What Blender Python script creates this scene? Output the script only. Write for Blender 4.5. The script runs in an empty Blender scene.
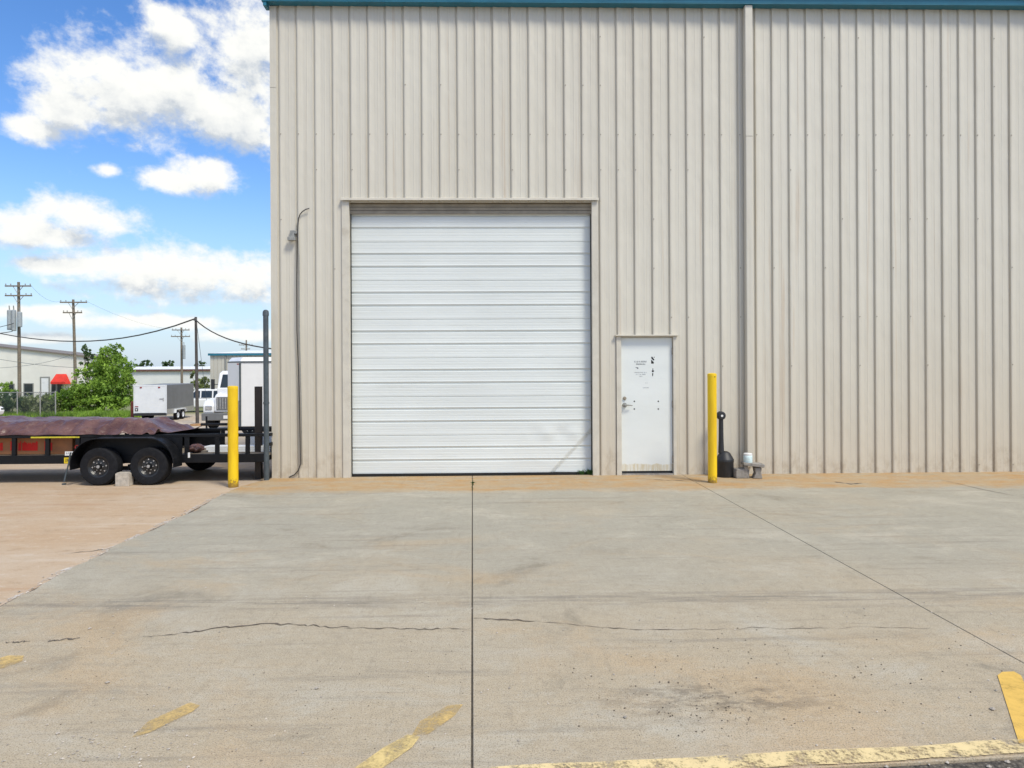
import bpy, bmesh, math, random
from mathutils import Vector, Matrix, noise as mnoise
R = math.radians
rnd = random.Random(7)
S = bpy.context.scene
COL = S.collection

# ------------------------------------------------------------------ camera
F, CX, CY, H = 683.0, 512.0, 365.0, 1.755
CAMM = Matrix.Translation((0, 0, H)) @ Matrix.Rotation(R(-1.2), 4, 'Z') @ Matrix.Rotation(R(90), 4, 'X') @ Matrix.Rotation(R(-0.3), 4, 'Z')
cd = bpy.data.cameras.new('camera'); cam = bpy.data.objects.new('camera', cd); COL.objects.link(cam)
cd.sensor_width = 36; cd.lens = 36 * F / 1024; cd.shift_y = (CY - 384) / 1024.0
cd.clip_start = .05; cd.clip_end = 5000
cam.matrix_world = CAMM; S.camera = cam
MROT = CAMM.to_3x3()

def ray(px, py):
    return MROT @ Vector(((px - CX) / F, (CY - py) / F, -1))
def at(px, py, Y):                       # the point seen at a pixel, on the vertical plane y = Y
    d = ray(px, py); return Vector((0, 0, H)) + d * (Y / d.y)
def G(px, py, z=0.0):                    # the point seen at a pixel, on a level plane
    d = ray(px, py); return Vector((0, 0, H)) + d * ((z - H) / d.z)
def zg(x, y):                            # terrain height
    if y < 10.3: return -0.022
    if y < 36: return -0.022 - 1.5 * ((y - 10.3) / 25.7) ** 1.35
    return -1.522 - (min(y, 170) - 36) * .008
def ground_at(px, Y):                    # ground point below a pixel column at distance Y
    p = at(px, 400, Y); return Vector((p.x, Y, zg(p.x, Y)))

# ------------------------------------------------------------------ materials
def newmat(name):
    m = bpy.data.materials.new(name); m.use_nodes = True
    nt = m.node_tree; b = nt.nodes['Principled BSDF']
    return m, nt, b
class N:
    def __init__(s, nt): s.nt = nt; s.n = nt.nodes; s.l = nt.links
    def node(s, t, **k):
        n = s.n.new(t)
        for a, v in k.items(): setattr(n, a, v)
        return n
    def put(s, sock, v):
        if isinstance(v, bpy.types.NodeSocket): s.l.new(v, sock)
        elif v is not None:
            if hasattr(sock, 'default_value'):
                if isinstance(v, (tuple, list)) and len(v) == 3 and sock.type == 'RGBA': v = (*v, 1)
                sock.default_value = v
    def math(s, op, a, b=None, c=None, clamp=False):
        n = s.node('ShaderNodeMath', operation=op, use_clamp=clamp)
        s.put(n.inputs[0], a); s.put(n.inputs[1], b)
        if c is not None: s.put(n.inputs[2], c)
        return n.outputs[0]
    def mix(s, f, a, b, blend='MIX'):
        n = s.node('ShaderNodeMix', data_type='RGBA', blend_type=blend)
        s.put(n.inputs[0], f); s.put(n.inputs[6], a); s.put(n.inputs[7], b)
        return n.outputs[2]
    def coord(s, kind='Object'): return s.node('ShaderNodeTexCoord').outputs[kind]
    def mapping(s, v, scale=(1, 1, 1), loc=(0, 0, 0)):
        n = s.node('ShaderNodeMapping'); s.put(n.inputs[0], v); n.inputs['Scale'].default_value = scale; n.inputs['Location'].default_value = loc
        return n.outputs[0]
    def noise(s, v, scale=5, detail=4, rough=.55, dist=0):
        n = s.node('ShaderNodeTexNoise'); s.put(n.inputs['Vector'], v)
        n.inputs['Scale'].default_value = scale; n.inputs['Detail'].default_value = detail
        n.inputs['Roughness'].default_value = rough; n.inputs['Distortion'].default_value = dist
        return n.outputs[0]
    def ramp(s, v, a, b, to0=0., to1=1., smooth=True):
        n = s.node('ShaderNodeMapRange'); n.interpolation_type = 'SMOOTHSTEP' if smooth else 'LINEAR'
        s.put(n.inputs[0], v); n.inputs[1].default_value = a; n.inputs[2].default_value = b; n.inputs[3].default_value = to0; n.inputs[4].default_value = to1
        return n.outputs[0]
    def sep(s, v):
        n = s.node('ShaderNodeSeparateXYZ'); s.put(n.inputs[0], v); return n.outputs
    def bump(s, h, strength=.3, dist=.01):
        n = s.node('ShaderNodeBump'); s.put(n.inputs['Height'], h); n.inputs['Strength'].default_value = strength; n.inputs['Distance'].default_value = dist
        return n.outputs[0]

def mat(name, col, rough=.6, var=.12, scale=6, metal=0, dirt=None, bump=0, spec=None):
    """plain surface with uneven colour, gloss and some dirt"""
    m, nt, b = newmat(name); k = N(nt)
    c = k.coord()
    n1 = k.noise(c, scale, 5, .6)
    f = k.ramp(n1, .3, .7)
    lo = tuple(x * (1 - var) for x in col); hi = tuple(min(1, x * (1 + var)) for x in col)
    o = k.mix(f, lo, hi)
    if dirt:
        n2 = k.noise(c, scale * .45, 6, .7)
        o = k.mix(k.ramp(n2, .52, .75, 0, dirt[1]), o, dirt[0])
    k.put(b.inputs['Base Color'], o)
    k.put(b.inputs['Roughness'], k.ramp(n1, .2, .8, max(0, rough - .08), min(1, rough + .08)))
    b.inputs['Metallic'].default_value = metal
    if spec is not None: b.inputs['Specular IOR Level'].default_value = spec
    if bump: k.put(b.inputs['Normal'], k.bump(k.noise(c, scale * 6, 4), bump, .01))
    return m

BROWN = (.16, .11, .07)
M = dict(
    yellow=mat('yellow_paint', (.86, .58, .002), .42, .05, 9, dirt=((.5, .33, .03), .3)),
    blackpost=mat('dark_brown_paint', (.022, .015, .012), .55, .2, 12),
    galv=mat('weathered_galvanised', (.085, .105, .118), .5, .18, 14, metal=.35),
    black=mat('black_paint', (.005, .0055, .007), .5, .3, 14, dirt=((.05, .042, .034), .2), spec=.28),
    tyre=mat('tyre_rubber', (.012, .0125, .015), .8, .25, 25, dirt=((.055, .046, .036), .25), bump=.2, spec=.2),
    rim=mat('black_rim', (.014, .014, .015), .35, .2, 20),
    steel=mat('bare_steel', (.5, .5, .5), .35, .15, 18, metal=.8),
    blackplastic=mat('black_plastic', (.018, .019, .022), .5, .2, 12, dirt=((.08, .075, .07), .3)),
    block=mat('concrete_block', (.48, .43, .36), .9, .2, 15, bump=.5, dirt=((.2, .15, .1), .5)),
    greyblock=mat('grey_concrete', (.27, .25, .225), .9, .22, 15, bump=.5, dirt=((.12, .1, .08), .5)),
    bluetrim=mat('blue_trim', (.020, .165, .25), .4, .1, 3),
    cable=mat('black_cable', (.045, .04, .036), .6, .2, 20),
    greybox=mat('grey_metal', (.30, .30, .28), .5, .2, 20, metal=.2),
    jar=mat('clear_plastic', (.62, .76, .78), .25, .1, 20),
    white=mat('white_gelcoat', (.87, .87, .86), .35, .03, 1.2, dirt=((.5, .47, .42), .25)),
    truckwhite=mat('white_truck_paint', (.78, .79, .80), .3, .03, 2, dirt=((.45, .42, .38), .2)),
    silver=mat('pale_silver_panel', (.70, .73, .75), .45, .04, 2, metal=.0, dirt=((.4, .38, .35), .3)),
    charcoal=mat('charcoal_panel', (.14, .145, .15), .45, .14, 2.5),
    glass=mat('dark_glass', (.025, .035, .042), .08, .2, 3),
    rust=mat('rusty_red_post', (.13, .032, .022), .8, .3, 8),
    wood=mat('weathered_wood', (.20, .165, .125), .9, .25, 6, bump=.3),
    poledark=mat('dark_treated_wood', (.085, .075, .068), .9, .25, 5),
    lumber=mat('tan_lumber', (.42, .25, .12), .8, .2, 8),
    carton=mat('tan_cargo_box', (.38, .16, .065), .8, .12, 6, dirt=((.25, .14, .07), .4)),
    redink=mat('red_print', (.70, .018, .010), .7, .15, 10),
    blackink=mat('black_print', (.012, .012, .014), .6, .1, 10),
    greyink=mat('faded_print', (.22, .23, .24), .7, .2, 60),
    faintink=mat('very_faded_print', (.42, .44, .45), .7, .2, 60),
    tan=mat('pale_stain', (.66, .58, .40), .8, .15, 18),
    cream=mat('cream_metal_wall', (.80, .775, .71), .6, .05, .4, dirt=((.5, .46, .38), .25)),
    offwhite=mat('white_metal_wall', (.76, .76, .74), .6, .04, .4),
    beige=mat('beige_metal_wall', (.56, .53, .46), .6, .06, .6),
    browntrim=mat('brown_fascia', (.15, .07, .055), .6, .15, 2),
    roofwhite=mat('white_roof', (.78, .78, .77), .5, .05, .6),
    red=mat('red_awning', (.65, .035, .02), .7, .12, 3),
    grass=mat('grass_green', (.09, .19, .025), .9, .35, 2),
    bark=mat('bark', (.09, .065, .045), .95, .3, 9, bump=.6),
    stone=mat('loose_stone', (.46, .41, .35), .95, .45, 9),
    darkgrit=mat('dark_grit', (.085, .068, .05), .95, .5, 30),
    dirtdark=mat('joint_dirt', (.085, .072, .055), .95, .4, 30),
    crackdirt_shadow=mat('crack_dirt_and_shadow', (.13, .105, .08), .95, .4, 30),
    seal=mat('black_rubber_seal', (.012, .012, .012), .7, .2, 20),
    trim=mat('tan_trim', (.60, .56, .475), .5, .06, 5, dirt=((.33, .27, .19), .4)),
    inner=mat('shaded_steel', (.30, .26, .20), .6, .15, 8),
    lampred=mat('red_lens', (.25, .01, .01), .3, .1, 10),
    label=mat('white_sticker', (.75, .75, .74), .5, .05, 30),
    labely=mat('yellow_sticker', (.75, .55, .01), .5, .08, 30),
    strap=mat('yellow_strap', (.55, .48, .03), .6, .15, 30),
    whiteboard=mat('white_boards', (.72, .72, .71), .5, .06, 5, dirt=((.45, .42, .36), .3)),
    screwhead=mat('tan_screw_head', (.30, .26, .20), .6, .2, 20),
    browngrey=mat('brown_grey_trim', (.20, .17, .145), .6, .1, 2),
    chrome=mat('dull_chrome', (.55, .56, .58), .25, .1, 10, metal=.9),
)
def leafmat(name, dark, light, scale):
    m, nt, b = newmat(name); k = N(nt); c = k.coord()
    n = k.noise(c, scale, 3, .6)
    n2 = k.noise(c, scale * 9, 2, .5)
    f = k.math('ADD', k.math('MULTIPLY', n, .65), k.math('MULTIPLY', n2, .35))
    k.put(b.inputs['Base Color'], k.mix(k.ramp(f, .36, .64), dark, light))
    b.inputs['Roughness'].default_value = .6
    t = k.node('ShaderNodeBsdfTranslucent'); k.put(t.inputs[0], k.mix(k.ramp(f, .36, .64), dark, light))
    mx = k.node('ShaderNodeMixShader'); mx.inputs[0].default_value = .3
    nt.links.new(b.outputs[0], mx.inputs[1]); nt.links.new(t.outputs[0], mx.inputs[2])
    nt.links.new(mx.outputs[0], nt.nodes['Material Output'].inputs[0])
    return m
def bollard_material():
    m, nt, b = newmat('chipped_yellow_paint'); k = N(nt); c = k.coord(); x, y, z = k.sep(c)
    n = k.noise(k.mapping(c, (9, 9, 1.4)), 1.0, 5, .65); ch = k.noise(c, 26, 6, .72)
    o = k.mix(k.ramp(n, .35, .68), (.74, .46, .004), (.88, .60, .004))
    o = k.mix(k.ramp(n, .60, .72, 0, .4), o, (.48, .30, .03))
    foot = k.ramp(k.math('ADD', z, k.math('MULTIPLY', k.math('SUBTRACT', ch, .5), .35)), .11, .02)
    o = k.mix(k.math('MULTIPLY', foot, .8), o, (.16, .08, .03))
    o = k.mix(k.ramp(ch, .70, .715, 0, .9), o, (.12, .07, .04))
    k.put(b.inputs['Base Color'], o); k.put(b.inputs['Roughness'], k.ramp(n, .3, .7, .4, .6)); k.put(b.inputs['Normal'], k.bump(k.math('ADD', n, ch), .25, .006))
    return m
M['yellow'] = bollard_material()
M['leaf'] = leafmat('bush_leaves', (.085, .18, .016), (.36, .55, .07), .9)
M['leafdark'] = leafmat('dark_leaves', (.035, .075, .022), (.10, .18, .045), 1.2)
M['leafdry'] = leafmat('dry_shrub_leaves', (.10, .135, .05), (.30, .36, .12), 1.5)
M['leafweed'] = leafmat('weed_leaves', (.03, .09, .02), (.08, .18, .04), 20)

def wall_material():
    m, nt, b = newmat('tan_ribbed_metal'); k = N(nt); c = k.coord()
    x, y, z = k.sep(c)
    tone = k.noise(k.mapping(c, (.22, .22, .10)), 1.0, 4, .6)
    o = k.mix(k.ramp(tone, .3, .7), (.585, .542, .452), (.640, .608, .525))
    # each sheet weathers a little differently
    pan = k.noise(k.mapping(c, (1.1, .0, .0)), 1.0, 0)
    o = k.mix(k.ramp(pan, .35, .65, 0, .30), o, (.575, .535, .455))
    streak = k.noise(k.mapping(c, (16, 4, .35)), 1.0, 5, .65)
    o = k.mix(k.ramp(streak, .50, .78, 0, .42), o, (.43, .385, .305))
    st2 = k.noise(k.mapping(c, (7, 2, .16), (3, 1, 5)), 1.0, 4, .65)
    o = k.mix(k.ramp(st2, .58, .72, 0, .45), o, (.47, .345, .23))
    # tan dust creeping up, splash dirt at the foot
    o = k.mix(k.ramp(k.math('ADD', z, k.math('MULTIPLY', streak, 1.5)), .4, 4.2, .36, 0), o, (.50, .415, .30))
    foot = k.noise(k.mapping(c, (9, 3, 5)), 1.0, 5, .7)
    f2 = k.math('MULTIPLY', k.ramp(k.math('SUBTRACT', z, k.math('MULTIPLY', k.math('SUBTRACT', k.noise(k.mapping(c, (1.6, 1, .3)), 1.0, 4, .7), .45), 1.2)), .02, .36, 1, 0), k.ramp(foot, .40, .66))
    o = k.mix(k.math('MULTIPLY', f2, .38), o, (.30, .22, .13))
    fine = k.noise(c, 60, 3, .7)
    o = k.mix(k.ramp(fine, .62, .8, 0, .3), o, (.36, .31, .25))
    k.put(b.inputs['Base Color'], o)
    k.put(b.inputs['Roughness'], k.ramp(tone, .2, .8, .42, .58))
    wob = k.noise(k.mapping(c, (2.2, 1, 1.1)), 1.0, 3)
    k.put(b.inputs['Normal'], k.bump(wob, .6, .04))
    return m
M['wall'] = wall_material()

def door_material(name, col, vs, scuff=False):
    m, nt, b = newmat(name); k = N(nt); c = k.coord()
    t = k.noise(k.mapping(c, (.5, .5, 1.3)), 1.0, 4, .6)
    o = k.mix(k.ramp(t, .3, .7), tuple(q * .94 for q in col), col)
    s = k.noise(k.mapping(c, vs), 1.0, 5, .7)
    o = k.mix(k.ramp(s, .56, .82, 0, .4), o, tuple(q * d for q, d in zip(col, (.72, .70, .66))))
    sp = k.noise(c, 45, 3, .7)
    o = k.mix(k.ramp(sp, .66, .8, 0, .4), o, tuple(q * .6 for q in col))
    if scuff:
        x, y, z = k.sep(c)
        z = k.math('ADD', z, k.math('MULTIPLY', k.math('SUBTRACT', k.noise(k.mapping(c, (9, 1, 1.5)), 1.0, 4, .6), .5), .10))
        q_ = k.noise(k.mapping(c, (38, 1, 2.2)), 1.0, 4, .7)
        o = k.mix(k.math('MULTIPLY', k.ramp(z, .175, .15), k.ramp(q_, .34, .62, .15, .9)), o, (.58, .50, .33))
    k.put(b.inputs['Base Color'], o); k.put(b.inputs['Roughness'], k.ramp(t, .2, .8, .35, .5))
    k.put(b.inputs['Normal'], k.bump(k.noise(k.mapping(c, (1, 1, 3)), 2, 2), .15, .02))
    return m
M['rolldoor'] = door_material('white_door_sections', (.725, .755, .735), (.8, 1, 9))
M['entry'] = door_material('white_entry_door', (.755, .785, .765), (5, 1, .8), True)

def apron_material():
    m, nt, b = newmat('worn_concrete'); k = N(nt); c = k.coord()
    x, y, z = k.sep(c)
    big = k.noise(k.mapping(c, (.33, .5, 1)), 1.0, 5, .6, .4)
    # nearer the street the slab is browner, near the building greyer
    yy = k.math('ADD', y, k.math('MULTIPLY', k.math('SUBTRACT', big, .5), 5.0))
    o = k.mix(k.ramp(yy, 3.2, 7.6), (.45, .375, .265), (.375, .352, .285))
    pat = k.noise(k.mapping(c, (.9, 1.1, 1), (4, 2, 0)), 1.0, 9, .72, .6)
    o = k.mix(k.ramp(pat, .48, .68, 0, .85), o, (.48, .44, .355))
    o = k.mix(k.ramp(pat, .46, .28, 0, .85), o, (.25, .22, .165))
    m2 = k.noise(k.mapping(c, (4.5, 7.5, 1), (2, 8, 0)), 1.0, 9, .8)
    o = k.mix(k.ramp(m2, .52, .70, 0, .38), o, (.235, .21, .155)); o = k.mix(k.ramp(m2, .47, .32, 0, .42), o, (.50, .455, .36))
    # traffic streaks running past the doors
    st = k.noise(k.mapping(c, (.35, 6.5, 1), (1, 0, 0)), 1.0, 9, .72, .3)
    o = k.mix(k.ramp(st, .52, .70, 0, .62), o, (.235, .21, .17))
    st2 = k.noise(k.mapping(c, (.6, 3.2, 1), (7, 3, 0)), 1.0, 4, .6, .4)
    o = k.mix(k.ramp(st2, .56, .75, 0, .35), o, (.50, .46, .39))
    warm = k.noise(k.mapping(c, (.55, .75, 1), (11, 4, 0)), 1.0, 7, .68, .5)
    o = k.mix(k.math('MULTIPLY', k.ramp(warm, .48, .68, 0, .55), k.ramp(y, 9.0, 5.0, .25, 1)), o, (.50, .355, .20))
    # faint grey tyre mark band
    band = k.math('SUBTRACT', k.math('ABSOLUTE', k.math('SUBTRACT', y, k.math('ADD', 4.95, k.math('MULTIPLY', big, .3)))), .0)
    tm = k.math('MULTIPLY', k.ramp(band, .22, .02), k.ramp(k.noise(k.mapping(c, (1.3, 16, 1)), 1.0, 5, .7), .42, .62))
    o = k.mix(k.math('MULTIPLY', tm, .6), o, (.19, .17, .145))
    # oily dirt patch near the street
    dx = k.math('MULTIPLY', k.math('SUBTRACT', x, 1.15), .9); dy = k.math('MULTIPLY', k.math('SUBTRACT', y, 3.55), 2.4)
    rr = k.math('SQRT', k.math('ADD', k.math('MULTIPLY', dx, dx), k.math('MULTIPLY', dy, dy)))
    oil = k.math('MULTIPLY', k.ramp(rr, .80, .10), k.ramp(k.noise(k.mapping(c, (4.5, 9, 1)), 1.0, 9, .78), .45, .58))
    o = k.mix(k.math('MULTIPLY', oil, .6), o, (.10, .08, .06))
    # clay washed down along the foot of the wall
    e = k.math('ADD', y, k.math('MULTIPLY', k.math('SUBTRACT', k.noise(k.mapping(c, (1.3, 2.2, 1)), 1.0, 6, .7), .5), 1.0))
    clay = k.math('MULTIPLY', k.ramp(e, 9.36, 9.72), k.ramp(k.noise(k.mapping(c, (1.2, 4, 1)), 1.0, 8, .72), .30, .60, .40, .98))
    cl = k.mix(k.ramp(k.noise(k.mapping(c, (2.2, 4.5, 1), (3, 3, 0)), 1.0, 8, .75), .38, .62), (.46, .265, .095), (.455, .34, .20))
    o = k.mix(clay, o, cl)
    sc1 = k.noise(k.mapping(c, (2.2, 42, 1), (6, 1, 3)), 1.0, 6, .7, .2); sc2 = k.noise(k.mapping(c, (26, 2.6, 1), (1, 6, 3)), 1.0, 6, .7, .2)
    o = k.mix(k.ramp(sc1, .55, .70, 0, .40), o, (.23, .195, .145)); o = k.mix(k.ramp(sc2, .56, .72, 0, .30), o, (.53, .475, .375)); o = k.mix(k.ramp(sc2, .45, .30, 0, .30), o, (.26, .22, .165))
    m3 = k.noise(k.mapping(c, (14, 18, 1), (3, 1, 7)), 1.0, 8, .8)
    o = k.mix(k.ramp(m3, .53, .66, 0, .42), o, (.235, .20, .15)); o = k.mix(k.ramp(m3, .47, .34, 0, .42), o, (.52, .47, .37))
    # grit
    g = k.noise(c, 130, 3, .75)
    o = k.mix(k.ramp(g, .50, .63, 0, .75), o, (.17, .14, .105))
    g2 = k.noise(k.mapping(c, (1, 1, 1), (9, 9, 9)), 75, 3, .75)
    o = k.mix(k.ramp(g2, .57, .72, 0, .55), o, (.60, .56, .49))
    sp = k.noise(k.mapping(c, (1, 1, 1), (5, 2, 9)), 22, 3, .6)
    o = k.mix(k.math('MULTIPLY', k.ramp(sp, .70, .745, 0, .8), k.ramp(yy, 8.5, 5.0)), o, (.11, .09, .065))
    k.put(b.inputs['Base Color'], o)
    b.inputs['Roughness'].default_value = .88; b.inputs['Specular IOR Level'].default_value = .25
    k.put(b.inputs['Normal'], k.bump(k.math('ADD', g, k.math('MULTIPLY', pat, 2)), .28, .006))
    return m
M['apron'] = apron_material()

def ground_material():
    m, nt, b = newmat('pink_tan_pavement'); k = N(nt); c = k.coord()
    x, y, z = k.sep(c)
    big = k.noise(k.mapping(c, (.30, .55, 1)), 1.0, 5, .62, .5)
    o = k.mix(k.ramp(big, .32, .68), (.46, .325, .205), (.505, .405, .30))
    st = k.noise(k.mapping(c, (.25, 3.5, 1)), 1.0, 5, .65, .4)
    o = k.mix(k.ramp(st, .55, .72, 0, .5), o, (.58, .49, .39))
    o = k.mix(k.ramp(st, .44, .28, 0, .5), o, (.40, .235, .13))
    m2 = k.noise(k.mapping(c, (3.0, 6.0, 1), (2, 8, 0)), 1.0, 9, .8)
    o = k.mix(k.ramp(m2, .52, .66, 0, .6), o, (.35, .245, .15)); o = k.mix(k.ramp(m2, .47, .34, 0, .6), o, (.56, .475, .38))
    far = k.ramp(y, 13, 24)
    o = k.mix(far, o, k.mix(k.ramp(big, .3, .7), (.46, .375, .28), (.54, .46, .36)))
    green = k.math('MULTIPLY', k.ramp(y, 46, 52), .85)
    o = k.mix(green, o, (.15, .18, .06))
    g = k.noise(c, 90, 3, .75)
    o = k.mix(k.ramp(g, .52, .72, 0, .45), o, (.27, .19, .13))
    g2 = k.noise(k.mapping(c, (1, 1, 1), (3, 7, 1)), 60, 3, .7)
    o = k.mix(k.ramp(g2, .58, .74, 0, .5), o, (.66, .58, .48))
    k.put(b.inputs['Base Color'], o); b.inputs['Roughness'].default_value = .92; b.inputs['Specular IOR Level'].default_value = .2
    k.put(b.inputs['Normal'], k.bump(g, .3, .008))
    return m
M['ground'] = ground_material()

def asphalt_material():
    m, nt, b = newmat('crumbled_asphalt'); k = N(nt); c = k.coord()
    v = k.node('ShaderNodeTexVoronoi'); k.put(v.inputs[0], c); v.inputs['Scale'].default_value = 55
    n = k.noise(c, 14, 5, .7)
    o = k.mix(k.ramp(n, .35, .68), (.035, .031, .027), (.16, .135, .105))
    o = k.mix(k.ramp(v.outputs[0], .1, .5, .5, 0), o, (.26, .23, .19))
    k.put(b.inputs['Base Color'], o); b.inputs['Roughness'].default_value = .92
    k.put(b.inputs['Normal'], k.bump(v.outputs[0], .8, .012))
    return m
M['asphalt'] = asphalt_material()

def worn_paint(name, col, lo, hi):
    m, nt, b = newmat(name); k = N(nt); c = k.coord()
    n = k.noise(c, 7, 5, .7); n2 = k.noise(c, 60, 3, .7)
    k.put(b.inputs['Base Color'], k.mix(k.ramp(n, .3, .7), col, tuple(q * .8 for q in col))); b.inputs['Roughness'].default_value = .75
    tr = k.node('ShaderNodeBsdfTransparent'); mx = k.node('ShaderNodeMixShader')
    f = k.ramp(k.math('ADD', k.math('MULTIPLY', n, .6), k.math('MULTIPLY', n2, .4)), lo, hi)
    k.put(mx.inputs[0], f)
    nt.links.new(b.outputs[0], mx.inputs[1]); nt.links.new(tr.outputs[0], mx.inputs[2])
    nt.links.new(mx.outputs[0], nt.nodes['Material Output'].inputs[0])
    return m
M['paint'] = worn_paint('yellow_ground_paint', (.74, .47, .10), .50, .85)
M['paintedge'] = worn_paint('worn_yellow_edge_paint', (.76, .60, .31), .46, .62)
M['paintworn'] = worn_paint('half_worn_yellow_paint', (.70, .53, .22), .38, .70)
M['paintfaint'] = worn_paint('faded_yellow_ground_paint', (.66, .46, .17), .30, .72)
M['dust'] = worn_paint('pale_dust', (.62, .57, .50), .36, .56)
M['grime'] = worn_paint('brown_foot_grime', (.56, .49, .34), .25, .70)

def tarp_material():
    m, nt, b = newmat('maroon_tarp'); k = N(nt); c = k.coord()
    n = k.noise(k.mapping(c, (1.5, 2, 4)), 1.4, 5, .65, .4)
    o = k.mix(k.ramp(n, .3, .7), (.080, .033, .028), (.150, .074, .064))
    d = k.noise(c, 9, 5, .7); o = k.mix(k.ramp(d, .52, .75, 0, .5), o, (.26, .17, .125))
    k.put(b.inputs['Base Color'], o); b.inputs['Roughness'].default_value = .36
    k.put(b.inputs['Normal'], k.bump(k.noise(k.mapping(c, (2.2, 4, 1)), 2.0, 4, .55, .8), .7, .05))
    return m
M['tarp'] = tarp_material()

# ------------------------------------------------------------------ mesh builder
def world_of(o):
    m = o.matrix_basis.copy()
    return world_of(o.parent) @ m if o.parent else m
class MB:
    def __init__(s): s.v = []; s.f = []
    def add(s, vs, fs):
        n = len(s.v); s.v += [Vector(q) for q in vs]; s.f += [tuple(i + n for i in q) for q in fs]; return s
    def box(s, x0, x1, y0, y1, z0, z1):
        x0, x1 = sorted((x0, x1)); y0, y1 = sorted((y0, y1)); z0, z1 = sorted((z0, z1))
        return s.add([(x0, y0, z0), (x1, y0, z0), (x1, y1, z0), (x0, y1, z0), (x0, y0, z1), (x1, y0, z1), (x1, y1, z1), (x0, y1, z1)],
                     [(3, 2, 1, 0), (4, 5, 6, 7), (0, 1, 5, 4), (1, 2, 6, 5), (2, 3, 7, 6), (3, 0, 4, 7)])
    def prism(s, poly, a, b, axis='y'):             # polygon in the two other axes, extruded along axis
        def p(u, w, t): return {'y': (u, t, w), 'x': (t, u, w), 'z': (u, w, t)}[axis]
        n = len(poly)
        return s.add([p(u, w, a) for u, w in poly] + [p(u, w, b) for u, w in poly],
                     [tuple(range(n)), tuple(reversed(range(n, 2 * n)))] + [(i, n + i, n + (i + 1) % n, (i + 1) % n) for i in range(n)])
    def cyl(s, p0, p1, r0, r1=None, n=16, caps=True):
        r1 = r0 if r1 is None else r1
        p0, p1 = Vector(p0), Vector(p1); d = (p1 - p0).normalized()
        u = d.orthogonal().normalized(); w = d.cross(u)
        ring = lambda p, r: [p + u * (r * math.cos(2 * math.pi * i / n)) + w * (r * math.sin(2 * math.pi * i / n)) for i in range(n)]
        fs = [(i, (i + 1) % n, n + (i + 1) % n, n + i) for i in range(n)]
        if caps: fs += [tuple(reversed(range(n))), tuple(range(n, 2 * n))]
        return s.add(ring(p0, r0) + ring(p1, r1), fs)
    def tube(s, pts, r, n=8):
        pts = [Vector(p) for p in pts]; vs = []; fs = []; u = None
        for i, p in enumerate(pts):
            d = (pts[min(i + 1, len(pts) - 1)] - pts[max(i - 1, 0)]).normalized()
            u = d.orthogonal().normalized() if u is None else (u - d * u.dot(d)).normalized()
            w = d.cross(u); rr = r[i] if isinstance(r, (list, tuple)) else r
            vs += [p + u * (rr * math.cos(2 * math.pi * j / n)) + w * (rr * math.sin(2 * math.pi * j / n)) for j in range(n)]
        for i in range(len(pts) - 1):
            for j in range(n): fs.append((i * n + j, i * n + (j + 1) % n, (i + 1) * n + (j + 1) % n, (i + 1) * n + j))
        fs += [tuple(reversed(range(n))), tuple(range((len(pts) - 1) * n, len(pts) * n))]
        return s.add(vs, fs)
    def lathe(s, prof, c, axis='z', n=24, closed=False):   # prof: (radius, height) pairs
        c = Vector(c); vs = []; fs = []
        for r, h in prof:
            for j in range(n):
                a = 2 * math.pi * j / n; u, w = r * math.cos(a), r * math.sin(a)
                vs.append(c + Vector({'z': (u, w, h), 'y': (u, h, w), 'x': (h, u, w)}[axis]))
        m = len(prof)
        for i in range(m if closed else m - 1):
            i2 = (i + 1) % m
            for j in range(n): fs.append((i * n + j, i * n + (j + 1) % n, i2 * n + (j + 1) % n, i2 * n + j))
        return s.add(vs, fs)
    def sheet(s, pts): return s.add(pts, [tuple(range(len(pts)))])
    def build(s, name, m, parent=None, local=False, smooth=False, bevel=0, fix=True):
        me = bpy.data.meshes.new(name)
        vs = s.v
        if parent is not None and not local:
            inv = world_of(parent).inverted(); vs = [inv @ v for v in vs]
        me.from_pydata([tuple(v) for v in vs], [], s.f)
        if fix:
            bm = bmesh.new(); bm.from_mesh(me); bmesh.ops.recalc_face_normals(bm, faces=bm.faces); bm.to_mesh(me); bm.free()
        me.materials.append(M[m] if isinstance(m, str) else m)
        if smooth:
            for p in me.polygons: p.use_smooth = True
        o = bpy.data.objects.new(name, me); COL.objects.link(o)
        if parent is not None: o.parent = parent
        if bevel:
            b = o.modifiers.new('edge', 'BEVEL'); b.width = bevel; b.segments = 2; b.limit_method = 'ANGLE'; b.angle_limit = R(40)
        if smooth == 'auto':
            me.set_sharp_from_angle(angle=R(35))
        return o
def tag(o, label, cat, group=None):
    o['label'] = label; o['category'] = cat
    if group: o['group'] = group
    return o
def thing(name, label, cat, loc=(0, 0, 0), rot=(0, 0, 0), group=None):
    o = bpy.data.objects.new(name, None); COL.objects.link(o); o.location = loc; o.rotation_euler = rot; o.empty_display_size = .2
    return tag(o, label, cat, group)
def structure(o, kind='structure'): o['kind'] = kind; return o
def children(o): return [c for c in bpy.data.objects if c.parent == o]
def copy_tree(o, parent=None):
    c = o.copy(); COL.objects.link(c); c.parent = parent
    for ch in children(o): copy_tree(ch, c)
    return c
def bez(p0, p1, p2, n=8):
    return [p0 * (1 - t) ** 2 + p1 * (2 * t * (1 - t)) + p2 * t * t for t in (i / n for i in range(n + 1))]

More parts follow.
